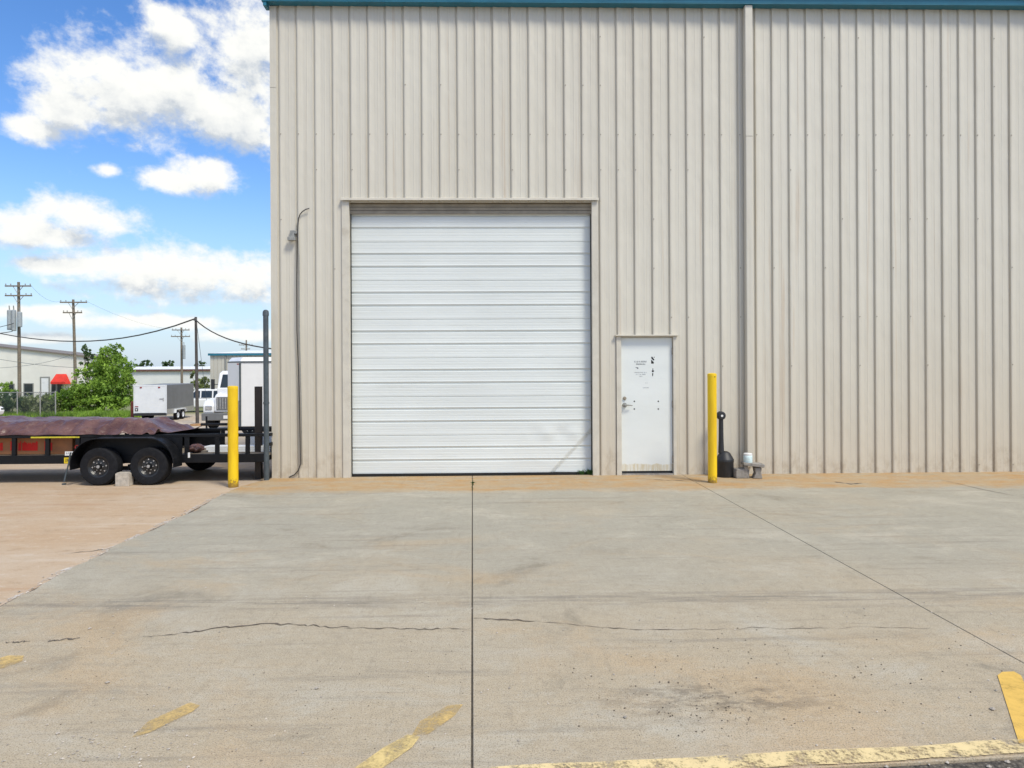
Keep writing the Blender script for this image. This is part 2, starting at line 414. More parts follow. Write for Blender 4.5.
# ------------------------------------------------------------------ ground
g = MB()
ys = [-40, -20, -8, 0, 3, 6, 9, 10.3, 11, 11.7, 12.5, 13.5, 15, 17, 20, 24, 28, 32, 36, 42, 50, 60, 80, 110, 170, 300, 600, 1500]
xs = [-1500, -600, -300, -150, -80, -50, -35, -25, -18, -13, -10, -8, -6, -5, -4, 0, 8, 20, 40, 80, 200, 600, 1500]
for y in ys:
    for x in xs: g.v.append(Vector((x, y, zg(x, y))))
nx = len(xs)
for j in range(len(ys) - 1):
    for i in range(nx - 1): g.f.append((j * nx + i, j * nx + i + 1, (j + 1) * nx + i + 1, (j + 1) * nx + i))
structure(g.build('ground', 'ground'))

WY = 10.8                                   # outer face of the warehouse front wall
E0, E1 = G(510, 784), G(1024, 756)          # street edge of the apron
def edge_y(x): return E0.y + (x - E0.x) * (E1.y - E0.y) / (E1.x - E0.x)
seam_mid = (G(472.3, 477), G(472.0, 768)); seam_r = (G(708, 489), G(1024, 663))
def on(seam, y):
    a, b = seam; t = (y - a.y) / (b.y - a.y); return a.x + (b.x - a.x) * t
yb = WY + .35
LA, LB = G(2, 604), G(222, 495)
bxc = at(271.6, 300, WY).x
def left_edge(y):
    b = LA.x + (LB.x - LA.x) * (y - LA.y) / (LB.y - LA.y); t = max(0, min(1, (y - 9.3) / 1.4))
    return b + (bxc - .02 - b) * t * t + .03 * math.sin(y * 1.7) + .018 * math.sin(y * 6.1)
def ragged_left():
    pts = []; y = edge_y(-4.2); r2 = random.Random(3)
    while y < WY - .02: pts.append((left_edge(y) + r2.uniform(-.018, .018), y)); y += .11
    pts.append((left_edge(WY), WY)); return pts
gap = .0052
def slab(poly):
    m = MB(); m.prism(poly, -.10, 0, 'z'); return structure(m.build('concrete_slab', 'apron', bevel=.004))
lp = ragged_left()
slab([(on(seam_mid, edge_y(-.1)) - gap, edge_y(-.1))] + [(on(seam_mid, WY + .05) - gap, WY + .05), (bxc + .1, WY + .05)] + lp[::-1])
slab([(on(seam_mid, edge_y(-.1)) + gap, edge_y(-.1)), (on(seam_r, edge_y(3.1)) - gap * .7, edge_y(3.1)), (on(seam_r, WY + .05) - gap * .7, WY + .05), (on(seam_mid, WY + .05) + gap, WY + .05)])
slab([(on(seam_r, edge_y(3.1)) + gap * .7, edge_y(3.1)), (16, edge_y(16)), (16, WY + .05), (on(seam_r, WY + .05) + gap * .7, WY + .05)])
jf = MB()
for sm in (seam_mid, seam_r):
    jf.sheet([(on(sm, 2.7) - .03, 2.7, -.009), (on(sm, 2.7) + .03, 2.7, -.009), (on(sm, WY) + .03, WY, -.009), (on(sm, WY) - .03, WY, -.009)])
structure(jf.build('joint_filler', 'dirtdark'))
# street asphalt, a touch below the apron
a = MB(); r2 = random.Random(5)
top = [(x, edge_y(x) - .002) for x in (-30, -10, -4, 0, 4, 10, 30)]
a.sheet([(x, y, -.014) for x, y in top[::-1]] + [(-30, -12, -.014), (30, -12, -.014)])
structure(a.build('asphalt_street', 'asphalt'))

def ribbon(name, pts, w, m, jag=0., z=.004, seed=1, sub=6):
    q = random.Random(seed); line = []
    for i in range(len(pts) - 1):
        for j in range(sub):
            t = j / sub; p = pts[i] * (1 - t) + pts[i + 1] * t
            line.append(p + Vector((q.uniform(-jag, jag) * .5, q.uniform(-jag, jag) * 1.7, 0)))
    line.append(pts[-1])
    mb = MB()
    n = len(line)
    for i, p in enumerate(line):
        d = (line[min(i + 1, n - 1)] - line[max(i - 1, 0)]); d = Vector((-d.y, d.x, 0)).normalized()
        ww = w * (.4 + .6 * math.sin(math.pi * (i + .5) / n)) * q.uniform(.15, 1.15) if jag else w
        mb.v += [Vector((p.x, p.y, z)) + d * ww / 2, Vector((p.x, p.y, z)) - d * ww / 2]
    for i in range(n - 1): mb.f.append((2 * i, 2 * i + 1, 2 * i + 3, 2 * i + 2))
    return structure(mb.build(name, m, fix=False))
def px_line(*pp): return [G(*p) for p in pp]
ribbon('crack_or_shadow', px_line((5, 643), (20, 642), (30, 641.5)), .022, 'crackdirt_shadow', .008, seed=1)
ribbon('crack_or_shadow', px_line((48, 641.5), (62, 640), (80, 638)), .026, 'crackdirt_shadow', .010, seed=2)
ribbon('crack_or_shadow', px_line((143, 637), (170, 635), (200, 631), (230, 627), (262, 624.5), (300, 625), (325, 627), (350, 628)), .020, 'crackdirt_shadow', .010, seed=3)
ribbon('crack_or_shadow', px_line((345, 628), (380, 628.5), (420, 629.5), (445, 629), (471, 629)), .014, 'crackdirt_shadow', .008, seed=4)
ribbon('crack_or_shadow', px_line((474, 619), (500, 619.5), (535, 621.5)), .022, 'crackdirt_shadow', .008, seed=5)
ribbon('crack_or_shadow', px_line((535, 621.5), (580, 626), (620, 629), (670, 630.5), (720, 629.5)), .010, 'crackdirt_shadow', .010, seed=6)
ribbon('crack_or_shadow', px_line((716, 629.5), (760, 628), (810, 629.5), (870, 627), (930, 628.5)), .007, 'crackdirt_shadow', .010, seed=26)
ribbon('crack_or_shadow', px_line((60, 552), (100, 548), (126, 545.5)), .018, 'crackdirt_shadow', .012, z=-.018, seed=7)
ribbon('crack_or_shadow', px_line((942, 480), (980, 489), (1030, 499)), .016, 'crackdirt_shadow', .008, seed=8)
ribbon('crack_or_shadow', px_line((636, 478.5), (660, 480), (685, 481), (710, 482.5)), .03, 'crackdirt_shadow', .012, seed=9)  # dark ribbon painting the yellow bollard's cast shadow on the slab
ribbon('crack_or_shadow', px_line((835, 482), (850, 484), (862, 483.5)), .06, 'crackdirt_shadow', .02, seed=10)

def paint(m, *pp):
    mb = MB(); mb.sheet([(p.x, p.y, .004) for p in px_line(*pp)]); return structure(mb.build('painted_line', m))
paint('paint', (997.5, 676), (1002, 672.5), (1014, 672), (1021, 676), (1052, 742), (1019, 744))
paint('paintfaint', (190, 703), (200, 706), (193, 712), (150, 733), (132, 738), (148, 722))
paint('paintworn', (384, 748), (408, 735), (420, 737), (412, 748), (378, 772), (350, 772))
paint('paintfaint', (420, 722), (448, 706), (463, 705), (455, 716), (428, 735), (412, 736))
paint('paintfaint', (-8, 661), (8, 656), (24, 656), (22, 662), (5, 668), (-8, 671))
e = MB()
n = 60
for i in range(n + 1):
    x = E0.x - .1 + (9.0 + .1) * i / n; w = .115 + .006 * math.sin(i * .9) + r2.uniform(-.004, .004)
    e.v += [Vector((x, edge_y(x) + .004 + r2.uniform(0, .012), .007)), Vector((x, edge_y(x) + w, .007))]
for i in range(n): e.f.append((2 * i, 2 * i + 2, 2 * i + 3, 2 * i + 1))
structure(e.build('painted_line', 'paintedge'))
# pale crumbled mortar along the old edge of the apron
ribbon('crumbled_edge', [Vector((left_edge(y) - .05, y, 0)) for y in (4.2, 5, 5.6, 6.4, 7.2, 8.2, 9.2, 10.2)], .13, 'dust', .02, z=-.017, seed=12)
ribbon('crack_or_shadow', [Vector((left_edge(y) - .012, y, 0)) for y in (4.2, 5, 5.6, 6.4, 7.2, 8.2, 9.2, 10.2)], .026, 'crackdirt_shadow', .01, z=-.013, seed=13)

# loose grit and stones
peb = MB()
def pebble(x, y, z, s):
    c = Vector((x, y, z + s * .3)); vs = []
    for d in ((1, 0, 0), (-1, 0, 0), (0, 1, 0), (0, -1, 0), (0, 0, .7), (0, 0, -.6), (.7, .7, .3), (-.7, .6, .25), (.6, -.7, .3), (-.7, -.6, .2)):
        vs.append(c + Vector(d) * s * rnd.uniform(.6, 1.1))
    peb.add(vs, [(0, 6, 4), (6, 2, 4), (2, 7, 4), (7, 1, 4), (1, 9, 4), (9, 3, 4), (3, 8, 4), (8, 0, 4), (0, 8, 5), (8, 3, 5), (3, 9, 5), (9, 1, 5), (1, 7, 5), (7, 2, 5), (2, 6, 5), (6, 0, 5)])
for i in range(330):
    y = rnd.uniform(3.05, 5.6); x = rnd.uniform(-3.6, 3.6) * y / 4.6
    pebble(x, y, 0, rnd.choice((.003, .004, .004, .005, .006, .008)))
for i in range(90):
    p = G(rnd.gauss(110, 50), rnd.gauss(748, 10)); pebble(p.x, max(p.y, 2.99), 0, rnd.uniform(.003, .009))
for px, py, s in ((90, 629, .014), (108, 683, .013), (317, 689, .016), (993, 710, .016), (996, 691, .010), (625, 718, .013), (58, 734, .011), (136, 732, .011)):
    p = G(px, py); pebble(p.x, p.y, 0, s)
for i in range(140):
    y = rnd.uniform(4.2, 10); pebble(left_edge(y) - abs(rnd.gauss(.02, .05)), y, -.02, rnd.uniform(.005, .014))
for i in range(160):
    x = rnd.uniform(.5, 5); pebble(x, edge_y(x) - rnd.uniform(-.02, .22), -.014, rnd.uniform(.004, .014))
structure(peb.build('loose_stones', 'stone'), 'stuff')
peb = MB()
for i in range(420):
    px, py = rnd.gauss(740, 130), rnd.gauss(672, 40)
    if not (560 < px < 1010 and 615 < py < 745): continue
    p = G(px, py); pebble(p.x, p.y, 0, rnd.choice((.002, .003, .003, .004, .006)))
for i in range(70):
    px, py = rnd.gauss(705, 32) + rnd.choice((-5, 0, 45)), rnd.gauss(713, 6); p = G(px, py); pebble(p.x, p.y, 0, rnd.uniform(.002, .006))
for i in range(150):
    p = G(rnd.uniform(30, 470), rnd.uniform(600, 760)); pebble(p.x, p.y, 0, rnd.choice((.002, .003, .004)))
structure(peb.build('dark_grit', 'darkgrit'), 'stuff')

# ------------------------------------------------------------------ the warehouse
wx = lambda px: at(px, 300, WY).x
bx0 = wx(272.6); bx1 = 15.0; EZ = 7.425
wh = thing('metal_warehouse', 'tall tan ribbed metal warehouse with blue gutter, white roll up door and white entry door', 'warehouse', (bx0, WY, 0))
ribs = [279.9 + 17.8 * i for i in range(15)] + [546.8, 564.6, 582.2, 599.6, 617, 634.4, 652.2, 669.5, 686.6, 703.4, 720.4, 738.5, 755.5, 772.3, 789.3, 806.4, 823.5, 840.7] + [857.6 + 16.93 * i for i in range(26)]
rx = [wx(p) for p in ribs]
go = (wx(349.6), wx(592.0), at(470, 202.5, WY).z); do = (wx(619.2), wx(673.8), at(646, 336.5, WY).z)
RH = .013
prof = [(bx0, 0.0)]
for i, x in enumerate(rx):
    p = (rx[i + 1] - x) if i + 1 < len(rx) else .27
    prof += [(x - .026, 0), (x - .016, .020), (x + .006, .020), (x + .013, -.010), (x + .032, -RH), (x + .098, -.001), (x + .098 + (p - .124) * .34, .001), (x + .098 + (p - .124) * .38, -.001), (x + .098 + (p - .124) * .44, -.001), (x + .098 + (p - .124) * .48, .001), (x + .098 + (p - .124) * .85, .003)]
prof = [q for q in prof if q[0] < bx1] + [(bx1, 0)]
def prof_y(x):
    for (a0, b0), (a1, b1) in zip(prof, prof[1:]):
        if a0 <= x <= a1: return b0 + (b1 - b0) * (x - a0) / max(1e-6, a1 - a0)
    return 0
cuts = sorted(set([q for q in prof] + [(x, prof_y(x)) for x in (go[0], go[1], do[0], do[1])]))
w = MB()
for (x0, y0), (x1, y1) in zip(cuts, cuts[1:]):
    xm = (x0 + x1) / 2; zb = -.05
    if go[0] < xm < go[1]: zb = go[2]
    elif do[0] < xm < do[1]: zb = do[2]
    w.add([(x0, WY + y0, zb), (x1, WY + y1, zb), (x1, WY + y1, EZ + .05), (x0, WY + y0, EZ + .05)], [(0, 1, 2, 3)])
front_wall = w.build('wall', 'wall', wh, fix=False)
spots = []
for row, z in enumerate((.12, 1.72, 2.50, 3.28, 4.06, 4.84, 5.40, 6.18, 6.95)):
    for i, x in enumerate(rx):
        if x > wx(1040): continue
        if go[0] - .1 < x < go[1] + .1 and z < go[2] + .15: continue
        if do[0] - .1 < x < do[1] + .1 and z < do[2] + .15: continue
        if x < bx1 - 5: spots.append((x + .03, z))
q0_ = random.Random(2); q0_.shuffle(spots); proto = None
spots.sort(key=lambda q: (q[1] != 5.4, 0))
for x, z in spots[:100]:
    if proto is None:
        m_ = MB(); m_.cyl((0, .002, 0), (0, -.007, 0), .010, .007, 6); proto = m_.build('screw', 'screwhead', wh, local=True); o_ = proto
    else: o_ = proto.copy(); COL.objects.link(o_)
    o_.location = Vector((x, WY - RH, z)) - wh.location
sw = MB()                                   # side, back walls, inside floor line
sw.box(bx0, bx0 + .05, WY + .06, WY + 22, -2, EZ + .04).box(bx1 - .05, bx1, WY + .06, WY + 22, -2, EZ + .04).box(bx0 + .051, bx1 - .051, WY + 21.9, WY + 21.99, -2, EZ + .04)
sw.build('side_wall', 'beige', wh)
rf = MB(); rf.prism([(WY - .05, EZ + .07), (WY + 11, EZ + 1.0), (WY + 22.1, EZ + .07), (WY + 22.1, EZ + .12), (WY + 11, EZ + 1.06), (WY - .05, EZ + .12)], bx0 - .05, bx1 + .05, 'x')
rf.build('roof', 'roofwhite', wh)
gt = MB()                                   # eave gutter, front lip leaning out
gy = WY - .002
gt.prism([(gy, EZ), (gy - .15, EZ), (gy - .155, EZ + .055), (gy - .185, EZ + .075), (gy - .195, EZ + .17), (gy - .185, EZ + .175), (gy - .165, EZ + .16), (gy, EZ + .16)], bx0 - .10, bx1 + .1, 'x')
gt.build('gutter', 'bluetrim', wh)
u = MB(); u.box(bx0 - .10, bx1 + .1, WY - .15, WY - .004, EZ - .014, EZ - .002); u.box(bx0 - .08, bx0 - .03, WY - .14, WY + .02, EZ - .075, EZ - .015)
u.build('gutter_flange', 'bluetrim', wh)
ct = MB()                                   # corner trim
c1 = rx[0] - .033
ct.prism([(bx0 - .02, WY - .016), (c1 + .002, WY - .016), (c1 + .012, WY + .02), (c1 + .008, WY + .02), (c1 - .002, WY - .012), (bx0 - .016, WY - .012), (bx0 - .016, WY + .13), (bx0 - .02, WY + .13)], -.02, EZ - .02, 'z')
ct.prism([(bx0 - .023, WY - .02), (c1 + .002, WY - .02), (c1 + .002, WY - .0165), (bx0 - .023, WY - .0165)], at(275, 87, WY).z - .012, at(275, 87, WY).z + .002, 'z')
ct.build('corner_trim', 'wall', wh)
ds = MB()                                   # downspout
d0, d1 = wx(743.6), wx(751.2)
zj = at(747, 139, WY).z
ds.box(d0, d1, WY - .125, WY - .006, zj, EZ - .016).box(d0 + .004, d1 - .004, WY - .12, WY - .008, .12, zj + .03)
ds.build('downspout', 'wall', wh, bevel=.012)
# ---- roll up door with sections, dented low on its right side
rd = MB()
DY = WY + .12
top_s = go[2] - .0
zs = []
sec = .617; nsec = 7
def sec_prof(t):                              # y offset within a section, t from the bottom 0..1
    return 0
levels = []
for s_ in range(nsec):
    zb = .02 + s_ * sec
    if zb > go[2]: break
    for t, dy in ((.0, .010), (.012, .0), (.055, -.002), (.10, 0.), (.15, .0), (.158, .002), (.166, .0), (.222, .0), (.230, .002), (.238, .0), (.30, -.0005), (.318, -.001), (.330, .016), (.348, .016), (.395, -.005), (.43, -.001), (.485, .0), (.493, .002), (.501, .0), (.557, .0), (.565, .002), (.573, .0), (.60, 0.), (.648, -.001), (.660, .016), (.678, .016), (.725, -.005), (.76, -.001), (.82, .0), (.828, .002), (.836, .0), (.89, .0), (.898, .002), (.906, .0), (.985, 0.), (.999, .010)):
        levels.append((zb + t * sec, dy))
levels = [l for l in levels if l[0] < go[2] + .12]
cA, cB = at(592, 432, DY), at(553, 474, DY)  # the crease
ncol = 160
fl_ = []
for (za, da), (zb_, db_) in zip(levels, levels[1:]):
    nn_ = max(1, int((zb_ - za) / .024)) if za < 1.1 else 1
    fl_ += [(za + (zb_ - za) * i_ / nn_, da + (db_ - da) * i_ / nn_) for i_ in range(nn_)]
levels = fl_ + [levels[-1]]
xs_ = [go[0] - .06 + (go[1] - go[0] + .12) * i / ncol for i in range(ncol + 1)]
for z, dy in levels:
    for x in xs_:
        d = ((x - cA.x) * (cB.z - cA.z) - (z - cA.z) * (cB.x - cA.x)) / math.hypot(cB.x - cA.x, cB.z - cA.z)
        d = -d
        off = 0
        if d > 0: off = .028 - min(d, .6) * .09
        elif d > -.06: off = .028 * (1 + d / .06)
        q = math.exp(-((x - 1.0) / .5) ** 2 - ((z - .66) / .10) ** 2) * .010 * math.sin(x * 14)
        wob = .0025 * math.sin(x * 2.1 + z * 3.3) + .0015 * math.sin(x * 5.3 - z * 7.1)
        rd.v.append(Vector((x, DY + dy + max(-.045, off) + q + wob, z)))
nc = ncol + 1
for i in range(len(levels) - 1):
    for j in range(ncol): rd.f.append((i * nc + j, i * nc + j + 1, (i + 1) * nc + j + 1, (i + 1) * nc + j))
roll = rd.build('roll_up_door', 'rolldoor', wh, fix=False)
sl = MB(); sl.box(go[0] - .02, go[1] + .02, DY - .018, DY + .03, .0, .036); sl.build('bottom_seal', 'seal', roll)
for sx, x in ((1, go[0]), (-1, go[1])):
    v = MB(); v.box(x + sx * .001, x + sx * .012, DY - .045, DY - .014, .0, go[2] - .09); v.build('weather_strip', 'seal', roll)
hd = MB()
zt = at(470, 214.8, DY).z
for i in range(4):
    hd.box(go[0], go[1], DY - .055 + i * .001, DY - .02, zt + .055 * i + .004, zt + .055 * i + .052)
hd.build('header_cover', 'inner', roll)  # brown header slats; shade on the door's top panel is in their colour
bk = MB(); bk.box(go[0] - .2, go[1] + .2, DY + .08, DY + .1, -.03, go[2] + .3); bk.build('inner_lining', 'inner', roll)
fr = MB()                                    # opening trim: jambs with reveals, head flashing
for sx, x, wd in ((-1, go[0], .112), (1, go[1], .10)):
    fr.box(x, x + sx * wd, WY - .024, WY + .005, -.01, go[2] + .02)
    fr.box(x - sx * .0, x + sx * .02, WY + .0055, DY + .06, -.01, go[2] + .012)
fr.box(go[0] - .02, go[1] + .02, WY + .0055, DY + .06, go[2] + .0125, go[2] + .03)
fr.build('door_trim', 'trim', wh, bevel=.003)
fl = MB(); fl.prism([(WY - .002, go[2] + .075), (WY - .065, go[2] + .055), (WY - .067, go[2] + .022), (WY - .06, go[2] + .022), (WY - .058, go[2] + .05), (WY - .002, go[2] + .068)], go[0] - .118, go[1] + .11, 'x')
fl.build('head_flashing', 'trim', wh)
# ---- entry door
LY = WY + .035
ed = MB(); l0, l1 = wx(621), wx(672.3); lz0, lz1 = .055, do[2] - .018
ed.box(l0, l1, LY, LY + .045, lz0, lz1)
door = ed.build('entry_door', 'entry', wh, bevel=.003)
ff = MB()
ff.box(do[0] - .052, l0 - .004, WY - .022, LY + .06, -.01, do[2] + .005).box(l1 + .006, do[1] + .028, WY - .022, LY + .06, -.01, do[2] + .005).box(l0 - .0035, l1 + .0055, WY - .010, LY + .06, lz1 + .004, do[2] + .0035)
ff.build('door_frame', 'trim', wh, bevel=.003)
hf = MB(); hf.box(do[0] - .075, do[1] + .055, WY - .062, WY - .004, do[2] + .006, do[2] + .028); hf.build('head_flashing', 'trim', wh, bevel=.003)
th = MB(); th.box(l0, l1, WY - .02, LY + .06, -.01, .022); th.build('threshold', 'steel', wh)
tg = MB(); tg.box(l0, l1, LY + .012, LY + .03, .022, .053); tg.build('door_sweep', 'seal', door)
for py in (351, 404, 459):
    hz = at(673, py, LY).z; hb = MB(); hb.cyl((l1 + .003, LY - .012, hz - .055), (l1 + .003, LY - .012, hz + .055), .012, n=10); hb.box(l1 - .006, l1 + .0, LY - .004, LY - .001, hz - .05, hz + .05); hb.build('hinge', 'inner', door)
hp = at(624.6, 405, LY); kb = MB()
kb.cyl((hp.x, LY, hp.z), (hp.x, LY - .022, hp.z), .038, .033, 20).cyl((hp.x, LY - .02, hp.z), (hp.x, LY - .06, hp.z), .014, n=12).tube([(hp.x - .01, LY - .055, hp.z), (hp.x + .05, LY - .06, hp.z + .002), (hp.x + .115, LY - .052, hp.z - .004)], [.013, .011, .008])
kb.build('door_handle', 'greybox', door, smooth='auto')
dp = at(624.6, 398.3, LY); db = MB(); db.cyl((dp.x, LY, dp.z), (dp.x, LY - .02, dp.z), .03, .025, 20).cyl((dp.x, LY - .02, dp.z), (dp.x, LY - .026, dp.z), .012, n=12); db.build('deadbolt', 'inner', door, smooth='auto')
for px, py in ((634.3, 401.3), (634.3, 409), (658.3, 401.3), (658.3, 409)):
    p = at(px, py, LY); bh = MB(); bh.cyl((p.x, LY - .0005, p.z), (p.x, LY - .002, p.z), .012, n=12); bh.build('bolt_hole', 'blackink', door)
# worn lettering: small strokes too weathered to read
def strokes(mb, px0, px1, py, h, seed, wmin=.35, wmax=.75):
    q = random.Random(seed); x = px0
    while x < px1:
        wd = q.uniform(wmin, wmax); p0, p1 = at(x, py - h / 2, LY), at(x + wd, py + h / 2, LY)
        k_ = q.choice((0, 1, 2, 3)); t = (p1.x - p0.x) * .3; hh = p0.z - p1.z
        mb.box(p0.x, p0.x + t, LY - .002, LY - .0005, p1.z, p0.z)
        if k_ in (0, 1): mb.box(p1.x - t, p1.x, LY - .002, LY - .0005, p1.z, p0.z)
        if k_ in (1, 2): mb.box(p0.x + t + .0003, p1.x - t - .0003, LY - .002, LY - .0005, p0.z - hh * .25, p0.z)
        if k_ in (0, 3): mb.box(p0.x + t + .0003, p1.x - t - .0003, LY - .002, LY - .0005, p1.z + hh * .35, p1.z + hh * .6)
        if k_ in (2, 3): mb.box(p0.x + t + .0003, p1.x, LY - .0021, LY - .0005, p1.z, p1.z + hh * .22)
        x += wd + q.uniform(.18, .3) + (.7 if q.random() < .12 else 0)
def line_(nm, mt, *runs):
    lt = MB()
    for r_ in runs: strokes(lt, *r_)
    return lt.build(nm, mt, door)
line_('lettering', 'greyink', (634.4, 640.3, 361.6, 1.5, 1), (641.2, 647.2, 361.5, 1.5, 2)); line_('lettering', 'greyink', (636.2, 645.2, 364.1, 1.3, 3))
line_('faint_lettering', 'faintink', (634.4, 646.8, 372.4, .9, 4, .2, .4)); line_('faint_lettering', 'faintink', (636, 645.5, 374.3, .9, 5, .2, .4)); line_('faint_lettering', 'faintink', (639.5, 643, 376.3, .9, 6, .2, .4))
line_('faint_lettering', 'faintink', (645.5, 647.5, 383.0, 1.0, 7, .3, .5)); line_('faint_lettering', 'faintink', (643, 649, 387.7, .8, 8, .3, .5))
p = at(636.6, 368, LY); lt = MB(); lt.add([(p.x - .025, LY - .002, p.z + .012), (p.x + .03, LY - .002, p.z + .006), (p.x + .022, LY - .002, p.z - .014), (p.x + .005, LY - .002, p.z - .002)], [(0, 1, 2, 3)]); lt.build('scuff_mark', 'blackink', door)
def symbol(*polys):
    sg = MB()
    for pp in polys: sg.add([Vector((at(a_, b_, LY).x, LY - .002, at(a_, b_, LY).z)) for a_, b_ in pp], [tuple(range(len(pp)))])
    sg.build('door_symbol', 'blackink', door)
symbol([(651.2, 357.0), (652.2, 356.6), (654.3, 359.6), (654.3, 360.3), (653.2, 360.4), (651.3, 358.3)], [(653.4, 356.8), (654.6, 356.8), (654.5, 358.0)], [(651.1, 359.6), (653.8, 362.2), (653.8, 363.6), (651.2, 363.6)])
symbol([(652.6, 368.2), (653.2, 368.6), (653.1, 370.2), (654.0, 370.6), (653.9, 371.6), (652.8, 372.3), (651.7, 371.5), (651.8, 370.7), (652.5, 370.2)], [(652.2, 373.2), (653.2, 373.0), (653.2, 374.3), (652.8, 376.2), (652.2, 376.0)])
# ---- loose cable and small fixture on the wall left of the roll up door
cb = MB(); cpt = [at(*p, WY - .045) for p in ((309.3, 208.4), (306, 209.2), (302.5, 211.5), (300.2, 214.2), (298.6, 218), (297.9, 225), (297.4, 240), (296.6, 280), (296.8, 330), (298.6, 370), (299.6, 410), (300.3, 450), (300.6, 464), (298.2, 470.5), (294, 475), (288.5, 478))]
cb.tube([Vector((p.x, p.y if p.z > .06 else WY - .02, max(p.z, .012))) for p in cpt], .0085); cb.build('cable', 'cable', wh, smooth=True)
cb = MB(); cb.tube([at(*p, WY - .04) for p in ((298.2, 222), (299.2, 260), (299.6, 330), (301.2, 400), (302, 465))], .006); cb.build('thin_wire', 'greybox', wh, smooth=True)
bxm = MB(); p = at(293, 236.5, WY)
bxm.box(p.x - .035, p.x + .035, WY - .04, WY, p.z - .02, p.z + .09).box(p.x - .06, p.x + .06, WY - .10, WY - .041, p.z - .075, p.z - .022).cyl((p.x + .055, WY - .05, p.z + .055), (p.x + .055, WY, p.z + .055), .024, n=12)
bxm.build('wall_fixture', 'greybox', wh, bevel=.004)

# ------------------------------------------------------------------ bollards, posts
def bollard(px, py, hgt, r, label):
    p = G(px, py); t = thing('bollard', label, 'bollard', (p.x, p.y, 0), group='yellow bollards beside the warehouse')
    m = MB(); m.lathe([(r, -.02), (r, hgt - .05), (r * .6, hgt - .05)], (0, 0, 0), n=32); m.build('pipe', 'yellow', t, local=True, smooth='auto')
    m = MB(); m.lathe([(r * .9, hgt - .0495), (r + .0015, hgt - .049), (r + .0015, hgt - .02), (r * .97, hgt - .004), (r * .6, hgt + .004), (0.001, hgt + .006)], (0, 0, 0), n=32); m.build('cap', 'yellow', t, local=True, smooth='auto')
    return t
b1 = bollard(712.5, 482.6, 1.615, .066, 'yellow steel bollard at the right of the white entry door')
m = MB(); m.cyl((.022, -.0655, 1.565), (.022, -.052, 1.565), .008, n=10); m.build('bolt', 'blackink', b1, local=True)
bollard(233.3, 485.5, 1.465, .073, 'yellow steel bollard by the black trailer at the warehouse corner')
p = ground_at(258.5, 10.95); t = thing('square_post', 'short square dark brown steel post between the yellow bollard and the grey pipe', 'post', p)
m = MB(); m.box(-.048, .048, -.048, .048, -.05, 1.46); m.build('square_tube', 'blackpost', t, local=True, bevel=.006)
m = MB(); m.box(-.048, .048, -.048, .048, 1.461, 1.467); m.build('cap', 'blackpost', t, local=True)
p = ground_at(266.2, 10.62); t = thing('pipe_post', 'tall grey galvanised pipe post against the warehouse corner', 'post', p)
m = MB(); m.cyl((0, 0, -.05), (0, 0, 2.60), .040, n=24); m.build('pipe', 'galv', t, local=True, smooth='auto')
m = MB(); m.lathe([(.047, 2.56), (.047, 2.605), (.041, 2.635), (.022, 2.652), (.001, 2.656)], (0, 0, 0), n=24); m.build('cap', 'galv', t, local=True, smooth='auto')
for zz in (.25, 1.2):
    m = MB(); m.lathe([(.0435, zz), (.046, zz), (.046, zz + .03), (.0435, zz + .03)], (0, 0, 0), n=24); m.build('clamp_band', 'galv', t, local=True)

# ------------------------------------------------------------------ smokers' post, blocks, jar
pc = G(724.8, 476.5); t = thing('cigarette_receptacle', 'black plastic cigarette receptacle with long neck behind the yellow bollard', 'ash bin', (pc.x, pc.y, 0))
r_ = .135
m = MB(); m.lathe([(r_ * .96, 0), (r_, .01), (r_ * .985, .22), (r_ * 1.0, .225), (r_ * 1.02, .235), (r_ * 1.02, .27), (r_ * .98, .28), (r_ * .60, .37), (.05, .39)], (0, 0, 0), n=28); m.build('bucket', 'blackplastic', t, local=True, smooth='auto')
m = MB(); m.tube([(-.055, 0, .37), (-.055, 0, .6), (-.055, 0, .9)], [.045, .037, .034], 16); m.build('neck', 'blackplastic', t, local=True, smooth='auto')
m = MB(); m.lathe([(.018, -.052), (.05, -.05), (.066, -.03), (.068, .03), (.05, .05), (.001, .052)], (-.055, 0, .95), 'y', 24); m.build('head', 'blackplastic', t, local=True, smooth='auto')
m = MB(); m.cyl((-.055, -.045, .95), (-.055, -.056, .95), .018, n=16); m.build('opening', 'label', t, local=True)
def cinder(name, label, px, py, sx, sy, sz, rz, mt='greyblock'):
    p = G(px, py); t = thing(name, label, 'block', (p.x, p.y, 0), (0, 0, rz)); return t
t = cinder('concrete_block', 'small grey concrete block lying at the wall between the black ash bin and the jar', 740.5, 477.5, 0, 0, 0, R(4))
m = MB(); m.prism([(-.105, 0), (.105, 0), (.105, .125), (.06, .15), (-.02, .14), (-.09, .145), (-.105, .10)], -.09, .09); m.build('body', 'greyblock', t, local=True, bevel=.012)
p = G(753.5, 478); t = thing('stone_slab', 'broken grey paver tilted on a stub of stone carrying a pale jar', 'paver', (p.x, p.y, 0), (0, 0, R(-6)))
m = MB(); m.prism([(-.02, 0), (.12, 0), (.10, .10), (.11, .165), (.0, .17), (.015, .08)], -.07, .07); m.build('stub', 'greyblock', t, local=True, bevel=.01)
m = MB(); m.prism([(-.17, .205), (.12, .172), (.145, .18), (.145, .222), (-.17, .25)], -.10, .10); m.build('slab', 'greyblock', t, local=True, bevel=.008)
m = MB(); m.prism([(-.15, .0), (-.08, .0), (-.10, .10), (-.09, .19), (-.145, .195)], -.05, .06); m.build('stub', 'greyblock', t, local=True, bevel=.01)
jz = .246; jp = t.matrix_basis @ Vector((0, 0, 0))
